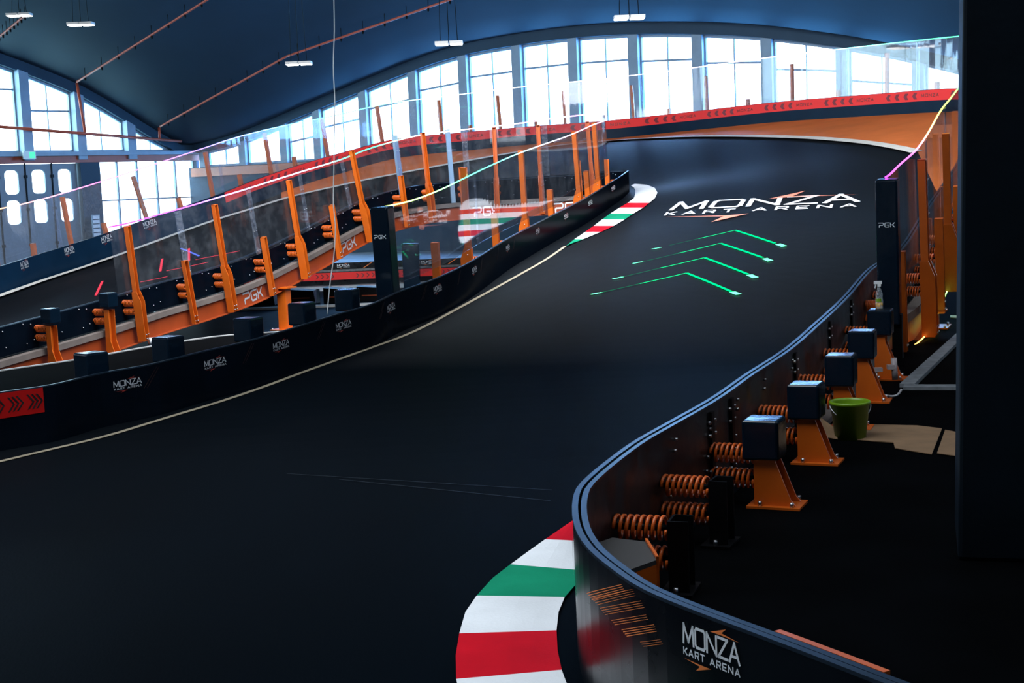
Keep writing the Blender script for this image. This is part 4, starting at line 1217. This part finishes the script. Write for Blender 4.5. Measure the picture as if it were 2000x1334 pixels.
m = MB(); m.bx(-13, 2, 33.3, 33.5, z0, z0 + .05); struct(m.build('trim_2', M_TRIMW), 'pale edge strip on the lower floor')
for i, px in enumerate([515, 588, 655, 718]):
    p = Rz(px, 594, z0); root = empty('floor_box', ['black box under the left ramp, farthest left', 'black box under the left ramp beside the orange column', 'black box under the left ramp left of the white cord', 'black box under the left ramp nearest the padded post'][i], 'box', Matrix.Translation((p.x, 34.6, z0)), 'black boxes on the lower floor')
    m = MB(); m.prism([(-.34, 0, 0), (.34, 0, 0), (.30, 0, .30), (-.34, 0, .36)], (0, .5, 0)); m.build('body', M_BLK, root)
    m = MB(); m.bx(-.22, .2, -.01, 0, .12, .15); m.build('slot', M_ORD, root)
    m = MB(); m.bx(-.52, -.44, .1, .12, 0, .34); m.build('bracket', M_FRAME, root)
# flat brown bars laid on the floor behind the middle glass
M_CREAM = mat('cream_paint', (.62, .55, .50), .5); M_BRN = mat('brown_tone', (.42, .13, .07), .5)
if 0: pts = [Rz(x, y, z0 + .125) for x, y in [(823, 439), (905, 428), (1000, 424), (1085, 419), (1010, 432), (935, 438)]]
if 0: fl_ = m.build('floor_shape', M_CREAM); tag(fl_, 'cream bolt painted on the lower floor, seen through the middle glass', 'floor marking')
m = MB(); p1 = [Rz(x, y, z0 + .01) for x, y in [(826, 515), (850, 493), (880, 472), (905, 449)]]; p2 = [Rz(x, y, z0 + .01) for x, y in [(934, 444), (955, 458), (975, 470), (1000, 492)]]
for P_ in (p1, p2):
    for a, b in zip(P_, P_[1:]): m.bar(a, b, .55 if P_ is p1 else .6, .01)
tag(m.build('floor_shape', M_BRN), 'brown zigzag lines on the lower floor, seen through the middle glass', 'floor marking')
# dark padded pillar behind the middle glass
p = Rz(806, 566, -.75); m = MB(); m.bx(-.22, .22, -.2, .2, 0, 1.22); ob = m.build('dark_pillar', M_PAD, None, Matrix.Translation((p.x, p.y, -.75)), bevel=.02); tag(ob, 'dark wrapped pillar standing behind the middle glass', 'pillar')

# grey steel posts seen through the left glass
for px, lab in [(770, 'grey steel post left of the padded black post top'), (880, 'grey steel post between the orange hairpin posts')]:
    s = find_s(INN, px, 1.3, .1, STIP + 1, INN.len - 2)
    M = pmat(INN, s, 1); m = MB(); m.bx(-.05, .05, .10, .18, .0, 1.68); ob = m.build('grey_post', M_FRAME); ob.matrix_basis = M; tag(ob, lab, 'post')

# ================================================================== hall shell
UP = Vector((0, 0, 1))
U3 = Vector((HU.x, HU.y, 0)); V3 = Vector((HV.x, HV.y, 0)); C3 = Vector((HC.x, HC.y, 0))
def wall_sz(px, py):   # point on the far window wall -> (s, z)
    p = Rplane(px, py, C3, V3); return ((p - C3).dot(U3), p.z)
def wall_rz(px, py):   # point on the left wall -> (r, z)
    p = Rplane(px, py, C3, U3); return ((p - C3).dot(V3), p.z)
A_px = [(480, 278), (560, 243), (625, 215), (715, 178), (812, 138), (910, 106), (1015, 88), (1125, 73), (1243, 66), (1368, 66), (1500, 72), (1640, 90), (1760, 110), (1880, 140)]
A_sz = sorted([(0.0, SPRING)] + [wall_sz(*q) for q in A_px]); 
B_px = [(334, 302), (250, 245), (150, 186), (95, 165), (38, 142), (0, 130)]
B_rz = sorted([(0.0, SPRING)] + [wall_rz(*q) for q in B_px])
print('A', [(round(a, 1), round(b, 2)) for a, b in A_sz]); print('B', [(round(a, 1), round(b, 2)) for a, b in B_rz])
zmaxA = max(z for s, z in A_sz); sC = [s for s, z in A_sz if z == zmaxA][0]
def fitpoly(data, span):
    # z = SPRING + k * x * (span - x): keep measured points, continue symmetric
    xs = [a for a, b in data]; zs = [b for a, b in data]
    return lambda x: float(np.interp(x, xs, zs)) if x <= xs[-1] else zs[-1]
last_s = A_sz[-1][0]
ex = [(s, z) for s, z in A_sz]
endz = A_sz[-1][1]; slope = (A_sz[-1][1] - A_sz[-2][1]) / (A_sz[-1][0] - A_sz[-2][0])
while ex[-1][0] < 39.5: ex.append((ex[-1][0] + 1.5, ex[-1][1] + 1.5 * slope))
for s_, z_ in list(ex)[::-1]:
    if s_ < 40 and 82 - s_ > ex[-1][0]: ex.append((82 - s_, z_))
Ax, Az = [a for a, b in ex], [b for a, b in ex]
def Af(s): return float(np.interp(s, Ax, Az))
rl_, zl_ = B_rz[-1]; span = RBAY
pk = B_rz[-1][1]
bx_ = [a for a, b in B_rz]; bz_ = [b for a, b in B_rz]
rm = rl_
half = RBAY / 2
# continue the arch smoothly to its crown and mirror it
s_in = (bz_[-1] - bz_[-3]) / (bx_[-1] - bx_[-3])
r = rm
while r < half:
    r2 = min(half, r + 1.0); k = max(0, (half - r) / (half - rm)); bz_.append(bz_[-1] + (r2 - r) * s_in * k); bx_.append(r2); r = r2
for a, b in list(zip(bx_, bz_))[::-1]:
    if a < half: bx_.append(RBAY - a); bz_.append(b)
def Bf(r):
    r = r % RBAY if r > RBAY else r
    return float(np.interp(r, bx_, bz_))
def smooth(f, w=1.2): return lambda x: (f(max(0, x - w)) + f(x) * 2 + f(x + w)) / 4 if x > w else f(x)
Afs, Bfs = smooth(Af), smooth(Bf)
RIB = .38
cm = MB(); ns, nr = 54, 68; vs = []
for i in range(ns + 1):
    for j in range(nr + 1):
        s = SMAX * i / ns; r = RMAX * j / nr
        z = Afs(s) + Bfs(r) - SPRING + RIB
        vs.append(hall(s, r, z))
cm.add(vs, [(i * (nr + 1) + j, i * (nr + 1) + j + 1, (i + 1) * (nr + 1) + j + 1, (i + 1) * (nr + 1) + j) for i in range(ns) for j in range(nr)], 0, True)
co = cm.build('ceiling', M_CEIL); struct(co); sol = co.modifiers.new('solid', 'SOLIDIFY'); sol.thickness = .2; sol.offset = 1
def ceil_z(x, y):
    d = Vector((x, y)) - HC; s = d.dot(HU); r = d.dot(HV)
    return Afs(s) + Bfs(r) - SPRING + RIB
# rib between bays
rb = MB(); n = 60; ring = []
for i in range(n):
    s0_, s1_ = SMAX * i / n, SMAX * (i + 1) / n
    for (sa) in (0,):
        z0_, z1_ = Afs(s0_) + RIB, Afs(s1_) + RIB
        P = [hall(s0_, RBAY - .3, z0_ - .7), hall(s1_, RBAY - .3, z1_ - .7), hall(s1_, RBAY - .3, z1_ + .15), hall(s0_, RBAY - .3, z0_ + .15)]
        rb.prism(P, V3 * .6)
struct(rb.build('ceiling_rib', M_CEIL))

def arch_wall(name, fn, dirv, inward, length, m, zbot=None):
    """solid strip of wall between window heads and the ceiling"""
    b = MB(); n = 60
    for i in range(n):
        a0, a1 = length * i / n, length * (i + 1) / n
        P = [C3 + dirv * a0 + UP * (fn(a0) - .02), C3 + dirv * a1 + UP * (fn(a1) - .02), C3 + dirv * a1 + UP * (fn(a1) + RIB + .5), C3 + dirv * a0 + UP * (fn(a0) + RIB + .5)]
        b.prism(P, inward * .35)
    return struct(b.build(name, m))
arch_wall('wall_far', Afs, U3, V3, SMAX, M_WALL)
arch_wall('wall_left', Bfs, V3, U3, RBAY, M_WALL)
TRIM = [2]
def next_trim():
    TRIM[0] += 1; return f'trim_{TRIM[0]}'
# window bays
def window(idx, dirv, inward, a0, a1, fn, zb, transom=None, munt=1, mull=.30, lab=''):
    root = empty(f'window_{idx}', None, 'window', Matrix.Translation(C3 + dirv * ((a0 + a1) / 2) + UP * zb)); del root['category']
    struct(root); inv = root.matrix_basis.inverted()
    f = MB(); n = 4; t = .12
    for i in range(n):
        x0, x1 = a0 + (a1 - a0) * i / n, a0 + (a1 - a0) * (i + 1) / n
        f.prism([C3 + dirv * x0 + UP * (fn(x0) - t), C3 + dirv * x1 + UP * (fn(x1) - t), C3 + dirv * x1 + UP * fn(x1), C3 + dirv * x0 + UP * fn(x0)], inward * .12)
    f.prism([C3 + dirv * a0 + UP * zb, C3 + dirv * a1 + UP * zb, C3 + dirv * a1 + UP * (zb + .1), C3 + dirv * a0 + UP * (zb + .1)], inward * .12)
    for k in (a0 + .03, a1 - .03):
        f.prism([C3 + dirv * (k - .03) + UP * zb, C3 + dirv * (k + .03) + UP * zb, C3 + dirv * (k + .03) + UP * fn(k), C3 + dirv * (k - .03) + UP * fn(k)], inward * .12)
    for j in range(1, munt + 1):
        k = a0 + (a1 - a0) * j / (munt + 1)
        f.prism([C3 + dirv * (k - .02) + UP * zb, C3 + dirv * (k + .02) + UP * zb, C3 + dirv * (k + .02) + UP * fn(k), C3 + dirv * (k - .02) + UP * fn(k)], inward * .06)
    if transom:
        z0t, z1t = transom
        f.prism([C3 + dirv * a0 + UP * (z0t - .035), C3 + dirv * a1 + UP * (z1t - .035), C3 + dirv * a1 + UP * (z1t + .035), C3 + dirv * a0 + UP * (z0t + .035)], inward * .08)
    f.build('window_frame', M_FRAME, root, inv)
    g_ = MB(); g_.prism([C3 + dirv * a0 + UP * zb, C3 + dirv * a1 + UP * zb, C3 + dirv * a1 + UP * fn(a1), C3 + dirv * ((a0 + a1) / 2) + UP * fn((a0 + a1) / 2), C3 + dirv * a0 + UP * fn(a0)], inward * .012)
    g_.build('window_glass', M_WGL, root, inv)
    return root
wi = 1
mull_px = [(560, 243), (625, 215), (715, 178), (812, 138), (910, 106), (1015, 88), (1125, 73), (1243, 66), (1368, 66), (1503, 72), (1650, 90)]
ms = [wall_sz(*q)[0] for q in mull_px]; stp = (ms[-1] - ms[0]) / (len(ms) - 1); print('mullion step', stp, ms)
ms = [ms[0] - stp * 2, ms[0] - stp] + ms
while ms[-1] < SMAX - stp: ms.append(ms[-1] + stp)
ZB = 3.15
mm = MB()
for k, a in enumerate(ms):
    if a < 0.2: continue
    b = MB(); b.prism([C3 + U3 * (a - .2) + UP * -.75, C3 + U3 * (a + .2) + UP * -.75, C3 + U3 * (a + .2) + UP * Afs(a + .2), C3 + U3 * (a - .2) + UP * Afs(a - .2)], V3 * .30)
    struct(b.build(next_trim(), M_FRAME), 'upright mullion of the far window wall')
for a, b in zip(ms, ms[1:]):
    a0, b0 = max(a, .3) + .2, b - .2
    if b0 - a0 < .4: continue
    tr = None
    za, zb_ = Afs(a0), Afs(b0)
    tr = (za - .95, zb_ - .95) if min(za, zb_) > 4.6 else None
    tr = (min(za, zb_) - .75,) * 2 if tr else None
    if tr: tr = (za - .9 + (zb_ - za) * .25, zb_ - .9 - (zb_ - za) * .25)
    window(wi, U3, V3, a0, b0, Afs, ZB, tr); wi += 1
b = MB(); b.prism([C3 + UP * -.75, C3 + U3 * SMAX + UP * -.75, C3 + U3 * SMAX + UP * ZB, C3 + UP * ZB], V3 * .35); struct(b.build('wall_far_base', M_WALL))
p0, p1, p2, p3 = wall_sz(385, 338), wall_sz(680, 319), wall_sz(680, 306), wall_sz(385, 320)
zb0, zb1 = p0[1], p3[1]; print('far band', p0, p1, p2, p3)
b = MB(); b.prism([C3 + U3 * .3 + UP * 2.75, C3 + U3 * SMAX + UP * 2.75, C3 + U3 * SMAX + UP * 3.12, C3 + U3 * .3 + UP * 3.12], V3 * .5); tag(b.build('wall_beam', M_OR), 'orange beam along the far window wall seen above the left ramp', 'beam')
# left wall lunette
lm = [wall_rz(x, y)[0] for x, y in [(338, 303), (245, 250), (145, 190), (32, 145)]]; print('left mullions', lm)
stp = (lm[3] - lm[0]) / 3
zs = wall_rz(150, 298)[1]; print('sill', zs)
lm2 = [lm[0] + stp * i for i in range(12) if lm[0] + stp * i < RBAY]
for a in lm2[1:]:
    b = MB(); b.prism([C3 + V3 * (a - .22) + UP * (zs - .3), C3 + V3 * (a + .22) + UP * (zs - .3), C3 + V3 * (a + .22) + UP * Bfs(a + .22), C3 + V3 * (a - .22) + UP * Bfs(a - .22)], U3 * .45)
    struct(b.build(next_trim(), M_FRAME), 'upright mullion of the left arched window')
for a, b in zip(lm2, lm2[1:]):
    za, zb_ = Bfs(a), Bfs(b)
    window(wi, V3, U3, a + .22, b - .22, Bfs, zs, (za - .7, za - .7) if min(za, zb_) > zs + 1.6 else None); wi += 1
# orange beam and structure below the lunette
zt0 = wall_rz(150, 318)[1]; print('band z', zt0)
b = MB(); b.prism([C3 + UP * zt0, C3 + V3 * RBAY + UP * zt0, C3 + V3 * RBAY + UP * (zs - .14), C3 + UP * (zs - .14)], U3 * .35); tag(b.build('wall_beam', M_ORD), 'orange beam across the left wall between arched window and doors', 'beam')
b = MB(); b.prism([C3 + UP * (zs - .14), C3 + V3 * RBAY + UP * (zs - .14), C3 + V3 * RBAY + UP * (zs + .02), C3 + UP * (zs + .02)], U3 * .55); struct(b.build('window_sill', M_FRAME))
b = MB(); b.prism([C3 + UP * Bfs(0), C3 + V3 * (lm[0]) + UP * Bfs(lm[0]), C3 + V3 * lm[0] + UP * zs, C3 + UP * zs], U3 * .3); struct(b.build('wall_corner', M_WALL))
# lower window right of the doors
rw0, rw1 = max(.15, wall_rz(381, 380)[0]), wall_rz(190, 380)[0]; print('low window r', rw0, rw1)
root = empty(f'window_{wi}', None, None, Matrix.Translation(C3 + V3 * rw0)); struct(root); inv = root.matrix_basis.inverted(); wi += 1
f = MB(); N_ = 4
for j in range(N_ + 2):
    k = rw0 + (rw1 - rw0) * j / (N_ + 1); w_ = .035
    f.prism([C3 + V3 * (k - w_) + UP * 0, C3 + V3 * (k + w_) + UP * 0, C3 + V3 * (k + w_) + UP * zt0, C3 + V3 * (k - w_) + UP * zt0], U3 * .10)
zz = wall_rz(250, 390)[1]
f.prism([C3 + V3 * rw0 + UP * (zz - .03), C3 + V3 * rw1 + UP * (zz - .03), C3 + V3 * rw1 + UP * (zz + .03), C3 + V3 * rw0 + UP * (zz + .03)], U3 * .08)
f.build('window_frame', M_FRAME, root, inv)
f = MB(); f.prism([C3 + V3 * rw0, C3 + V3 * rw1, C3 + V3 * rw1 + UP * zt0, C3 + V3 * rw0 + UP * zt0], U3 * .012); f.build('window_glass', M_WGL, root, inv)
def wall_piece(r0, r1, z0_, z1_, name='wall_left_pier', m=M_WALL):
    b = MB(); b.prism([C3 + V3 * r0 + UP * z0_, C3 + V3 * r1 + UP * z0_, C3 + V3 * r1 + UP * z1_, C3 + V3 * r0 + UP * z1_], U3 * .3); return struct(b.build(name, m))
wall_piece(0, rw0, -.75, zt0, 'wall_left_corner'); wall_piece(rw0, rw1, -.75, 0)
rd0 = wall_rz(152, 380)[0]; wall_piece(rw1, rd0, -.75, zt0)
# folding doors
dx = [wall_rz(x, 380)[0] for x in (150, 104, 48, -14, -75, -140)]
dw = (dx[2] - dx[0]) / 2
for k in range(9):
    r0 = dx[0] + dw * k; r1 = r0 + dw - .04
    if r1 > RBAY: break
    root = empty(f'door_{k + 1}', None, None, Matrix.Translation(C3 + V3 * r0 + UP * -.6)); struct(root); inv = root.matrix_basis.inverted()
    wy = [(wall_rz(60, 478 - 60)[1], 0)]
    zw = [(wall_rz(70, 436)[1], wall_rz(70, 390)[1]), (wall_rz(70, 378)[1], wall_rz(70, 332)[1])]
    # leaf with two rounded openings: built as a plate around them
    def P_(r, z, d=0.0): return C3 + V3 * r + UP * z + U3 * (.02 + d)
    mg_ = (r1 - r0) * .24; a_, b_ = r0 + mg_, r1 - mg_
    lf_ = MB(); zl = [-.6, zw[0][0], zw[0][1], zw[1][0], zw[1][1], zt0 - .02]
    def plate(ra, rb_, za, zb_): lf_.prism([P_(ra, za), P_(rb_, za), P_(rb_, zb_), P_(ra, zb_)], U3 * .08)
    plate(r0, a_, -.6, zl[5]); plate(b_, r1, -.6, zl[5]); plate(a_, b_, -.6, zl[1]); plate(a_, b_, zl[2], zl[3]); plate(a_, b_, zl[4], zl[5])
    for (za, zb_) in zw:
        rr = min(b_ - a_, zb_ - za) * .28
        for cr, cz, sr_, sz_ in ((a_, za, 1, 1), (b_, za, -1, 1), (a_, zb_, 1, -1), (b_, zb_, -1, -1)):
            pts = [P_(cr, cz)] + [P_(cr + sr_ * rr * (1 - math.sin(t)), cz + sz_ * rr * (1 - math.cos(t))) for t in [math.pi / 2 * i / 5 for i in range(6)]]
            lf_.prism(pts, U3 * .08)
    lf_.build('door_leaf', M_DOOR, root, inv)
    g_ = MB()
    for (za, zb_) in zw: g_.prism([P_(a_, za), P_(b_, za), P_(b_, zb_), P_(a_, zb_)], U3 * .01)
    g_.build('door_glass', M_WGL, root, inv)
    h_ = MB(); h_.prism([P_(r1 - .02, -.6, .08), P_(r1 + .04, -.6, .08), P_(r1 + .04, zt0, .08), P_(r1 - .02, zt0, .08)], U3 * .03)
    for z in (0.2, 1.6, 2.9): h_.prism([P_(r1 - .06, z, .09), P_(r1 + .08, z, .09), P_(r1 + .08, z + .12, .09), P_(r1 - .06, z + .12, .09)], U3 * .04)
    h_.build('door_seal', M_BLK, root, inv)
wall_piece(dx[0] + dw * 9, RBAY, -.75, zt0)
# the rest of the hall
b = MB(); b.box(C3 + V3 * (RBAY + (RMAX - RBAY) / 2) + UP * 5 - U3 * .2, V3 * (RMAX - RBAY) / 2, U3 * .2, UP * 6); struct(b.build('wall_left_back', M_WALL))
b = MB(); b.box(C3 + U3 * (SMAX + .2) + V3 * RMAX / 2 + UP * 5, V3 * RMAX / 2, U3 * .2, UP * 6); struct(b.build('wall_right', M_WALL))
b = MB()
b.box(C3 + V3 * RMAX + U3 * SMAX / 2 + UP * 1.8, U3 * SMAX / 2, V3 * .2, UP * 2.6)
b.box(C3 + V3 * RMAX + U3 * SMAX / 2 + UP * 11.4, U3 * SMAX / 2, V3 * .2, UP * 2.6)
struct(b.build('wall_back', M_WALL))

# foreground column
cc = Rz(1871, 1095, 0.0); ang = Vector((1, 0.0, 0))
ry = Vector((cc.x, cc.y, 0)).normalized(); rx = Vector((ry.y, -ry.x, 0)); rx = (rx + ry * .02).normalized(); ry = Vector((-rx.y, rx.x, 0))
m = MB(); m.prism([(0, 0, 0), (.9, 0, 0), (.9, 0, 9.5), (.14, 0, 9.5)], (0, .8, 0)); ob = m.build('column', M_COLM, None, frame_matrix((cc.x, cc.y, 0), rx, ry, UP), bevel=.02); struct(ob, 'massive dark blue painted column at the right edge')

# ceiling lamps
lamp_px = [(38, 32, 50), (158, 50, 47), (584, 127, 46), (877, 88, 42), (1229, 38, 38), (485, -6, 40)]
ll = ['at the upper left corner of the photo', 'second from the left, above the arched window', 'hanging lowest, over the left ramp', 'left of centre in front of the far arch', 'right of centre in front of the far arch', 'cut off by the top edge of the photo']
for k, (px, py, Y) in enumerate(lamp_px):
    p = R(px, py, Y); zc = ceil_z(p.x, p.y)
    if zc < p.z + .3: print('lamp above ceiling', k, zc, p.z)
    root = empty('pendant_lamp', 'flat twin panel pendant lamp ' + ll[k], 'lamp', Matrix.Translation(p), 'flat pendant lamps under the vault')
    m = MB(); m.bx(-.40, -.02, -.22, .22, .02, .10); m.bx(.02, .40, -.22, .22, .02, .10); m.build('housing', M_LAMPB, root)
    m = MB(); m.bx(-.38, -.04, -.20, .20, .0, .02); m.bx(.04, .38, -.20, .20, .0, .02); m.build('light_face', M_LAMP, root)
    m = MB()
    for x in (-.25, .0, .25): m.tube([(x, 0, .1), (x * .5, 0, max(.6, zc - p.z))], .012, 6)
    m.build('suspension', M_BLK, root)
# sprinkler pipes hugging the vault
def ceiling_pipe(a, b, label, drop=.35, n=16):
    """pipe between two image rays, run just under the vault"""
    pts = []
    for i in range(n + 1):
        f = i / n; px = a[0] + (b[0] - a[0]) * f; py = a[1] + (b[1] - a[1]) * f
        Y = 60.0; hitp = None; prev = None
        Y = 8.0
        while Y < 66:
            q = R(px, py, Y)
            d = Vector((q.x, q.y)) - HC
            if d.dot(HU) < .2 or d.dot(HV) < .2: hitp = q; break
            if q.z > ceil_z(q.x, q.y) - drop: hitp = q; break
            Y += .05
        pts.append(hitp or R(px, py, 50))
    m = MB(); m.tube(catmull([tuple(p) for p in pts], .8), .045, 8)
    o = m.build('sprinkler_pipe', M_PIPE); tag(o, label, 'pipe', 'red sprinkler pipes')
    m = MB()
    for p in pts[1:-1:2]: m.tube([p, p + Vector((0, 0, drop + .15))], .012, 6); m.lathe([(.0, -.16), (.04, -.14), (.04, -.05), (0, -.04)], p, 8)
    build_each(m, 'hanger', M_BLK, o)
ceiling_pipe((150, 160), (410, -4), 'red sprinkler pipe climbing the vault from the left arched window')
ceiling_pipe((313, 247), (560, 110), 'red sprinkler pipe climbing the vault above the left ramp, lower run')
ceiling_pipe((560, 110), (900, -8), 'red sprinkler pipe climbing the vault past the lowest lamp, upper run')
ceiling_pipe((-5, 75), (52, 28), 'short red sprinkler pipe at the upper left corner')
def wall_pipe(a, b, off_, label):
    A, B = Rplane(a[0], a[1], C3 + U3 * off_, U3), Rplane(b[0], b[1], C3 + U3 * off_, U3)
    m = MB(); m.tube([A, B], .06, 8); tag(m.build('sprinkler_pipe', M_PIPE), label, 'pipe', 'red sprinkler pipes')
wall_pipe((-20, 246), (354, 276), .8, 'long horizontal red pipe across the left arched window')
wall_pipe((150, 162), (166, 258), .8, 'thin upright red pipe in front of the left arched window')
wall_pipe((311, 249), (312, 271), .8, 'short upright red pipe at the right end of the horizontal one')
# hanging cord
cp = [(652, -10), (653, 60), (651, 130), (654, 200), (653, 260), (652, 340), (651, 400), (655, 440), (652, 500), (645, 550), (641, 590), (639, 614)]
pts = [R(x, y, 18.4) for x, y in cp]
m = MB(); m.tube(catmull(pts, .1), .0065, 6); tag(m.build('hanging_cord', mat('cord_white', (.75, .78, .8), .5)), 'long thin white cord hanging from the ceiling over the left ramp', 'cord')
# exit sign, switch boxes on the sill
p = Rplane(57, 303, C3 + U3 * .7, U3); root = empty('exit_sign', 'small green and white emergency sign hanging above the grey doors', 'sign', frame_matrix(p, V3, U3, UP))
m = MB(); m.bx(-.28, .28, -.04, .04, -.16, .16); m.build('sign_box', mat('sign_white', (.7, .8, .75), .4), root)
m = MB(); m.bx(-.24, .02, .041, .046, -.12, .12); m.build('sign_face', emis('sign_green', (.1, .9, .55), 1.2), root)
# bolt foot of the left ramp
p = INN.pt(find_s(INN, 287, -.3, .45, STIP + 8, INN.len), .52, -.42)
m = MB(); m.tube([p + UP * .12, p - UP * .08], .05, 10); m.tube([p - UP * .08, p - UP * .14], .03, 10); tag(m.build('pipe_end', M_BOLT), 'bright metal pipe end at the foot of the tallest left post', 'pipe end')
# white slats modelled in place of a window reflection, left of the low window
p = Rplane(188, 442, C3 + U3 * .6, U3); root = empty('window_reflection', 'small white slats standing in for a window reflection beside the lower left window', 'louvre', frame_matrix(p, V3, U3, UP))
m = MB()
for k in range(5): m.bx(-.17, .17, -.03, .03, -.42 + k * .18, -.28 + k * .18)
m.build('slats', mat('reflection_white', (.9, .93, .95), .3), root)
m = MB(); m.bx(-.2, -.17, -.03, .03, -.45, .48); m.bx(.17, .2, -.03, .03, -.45, .48); m.bx(-.2, .2, -.03, .03, .45, .48); m.bx(-.2, .2, -.03, .03, -.48, -.45); m.build('frame', M_FRAME, root)
for o in bpy.data.objects:
    if o.parent is None and o.type in ('MESH', 'EMPTY') and 'label' in o and 'number' in str(o['label']): print('check label', o.name)
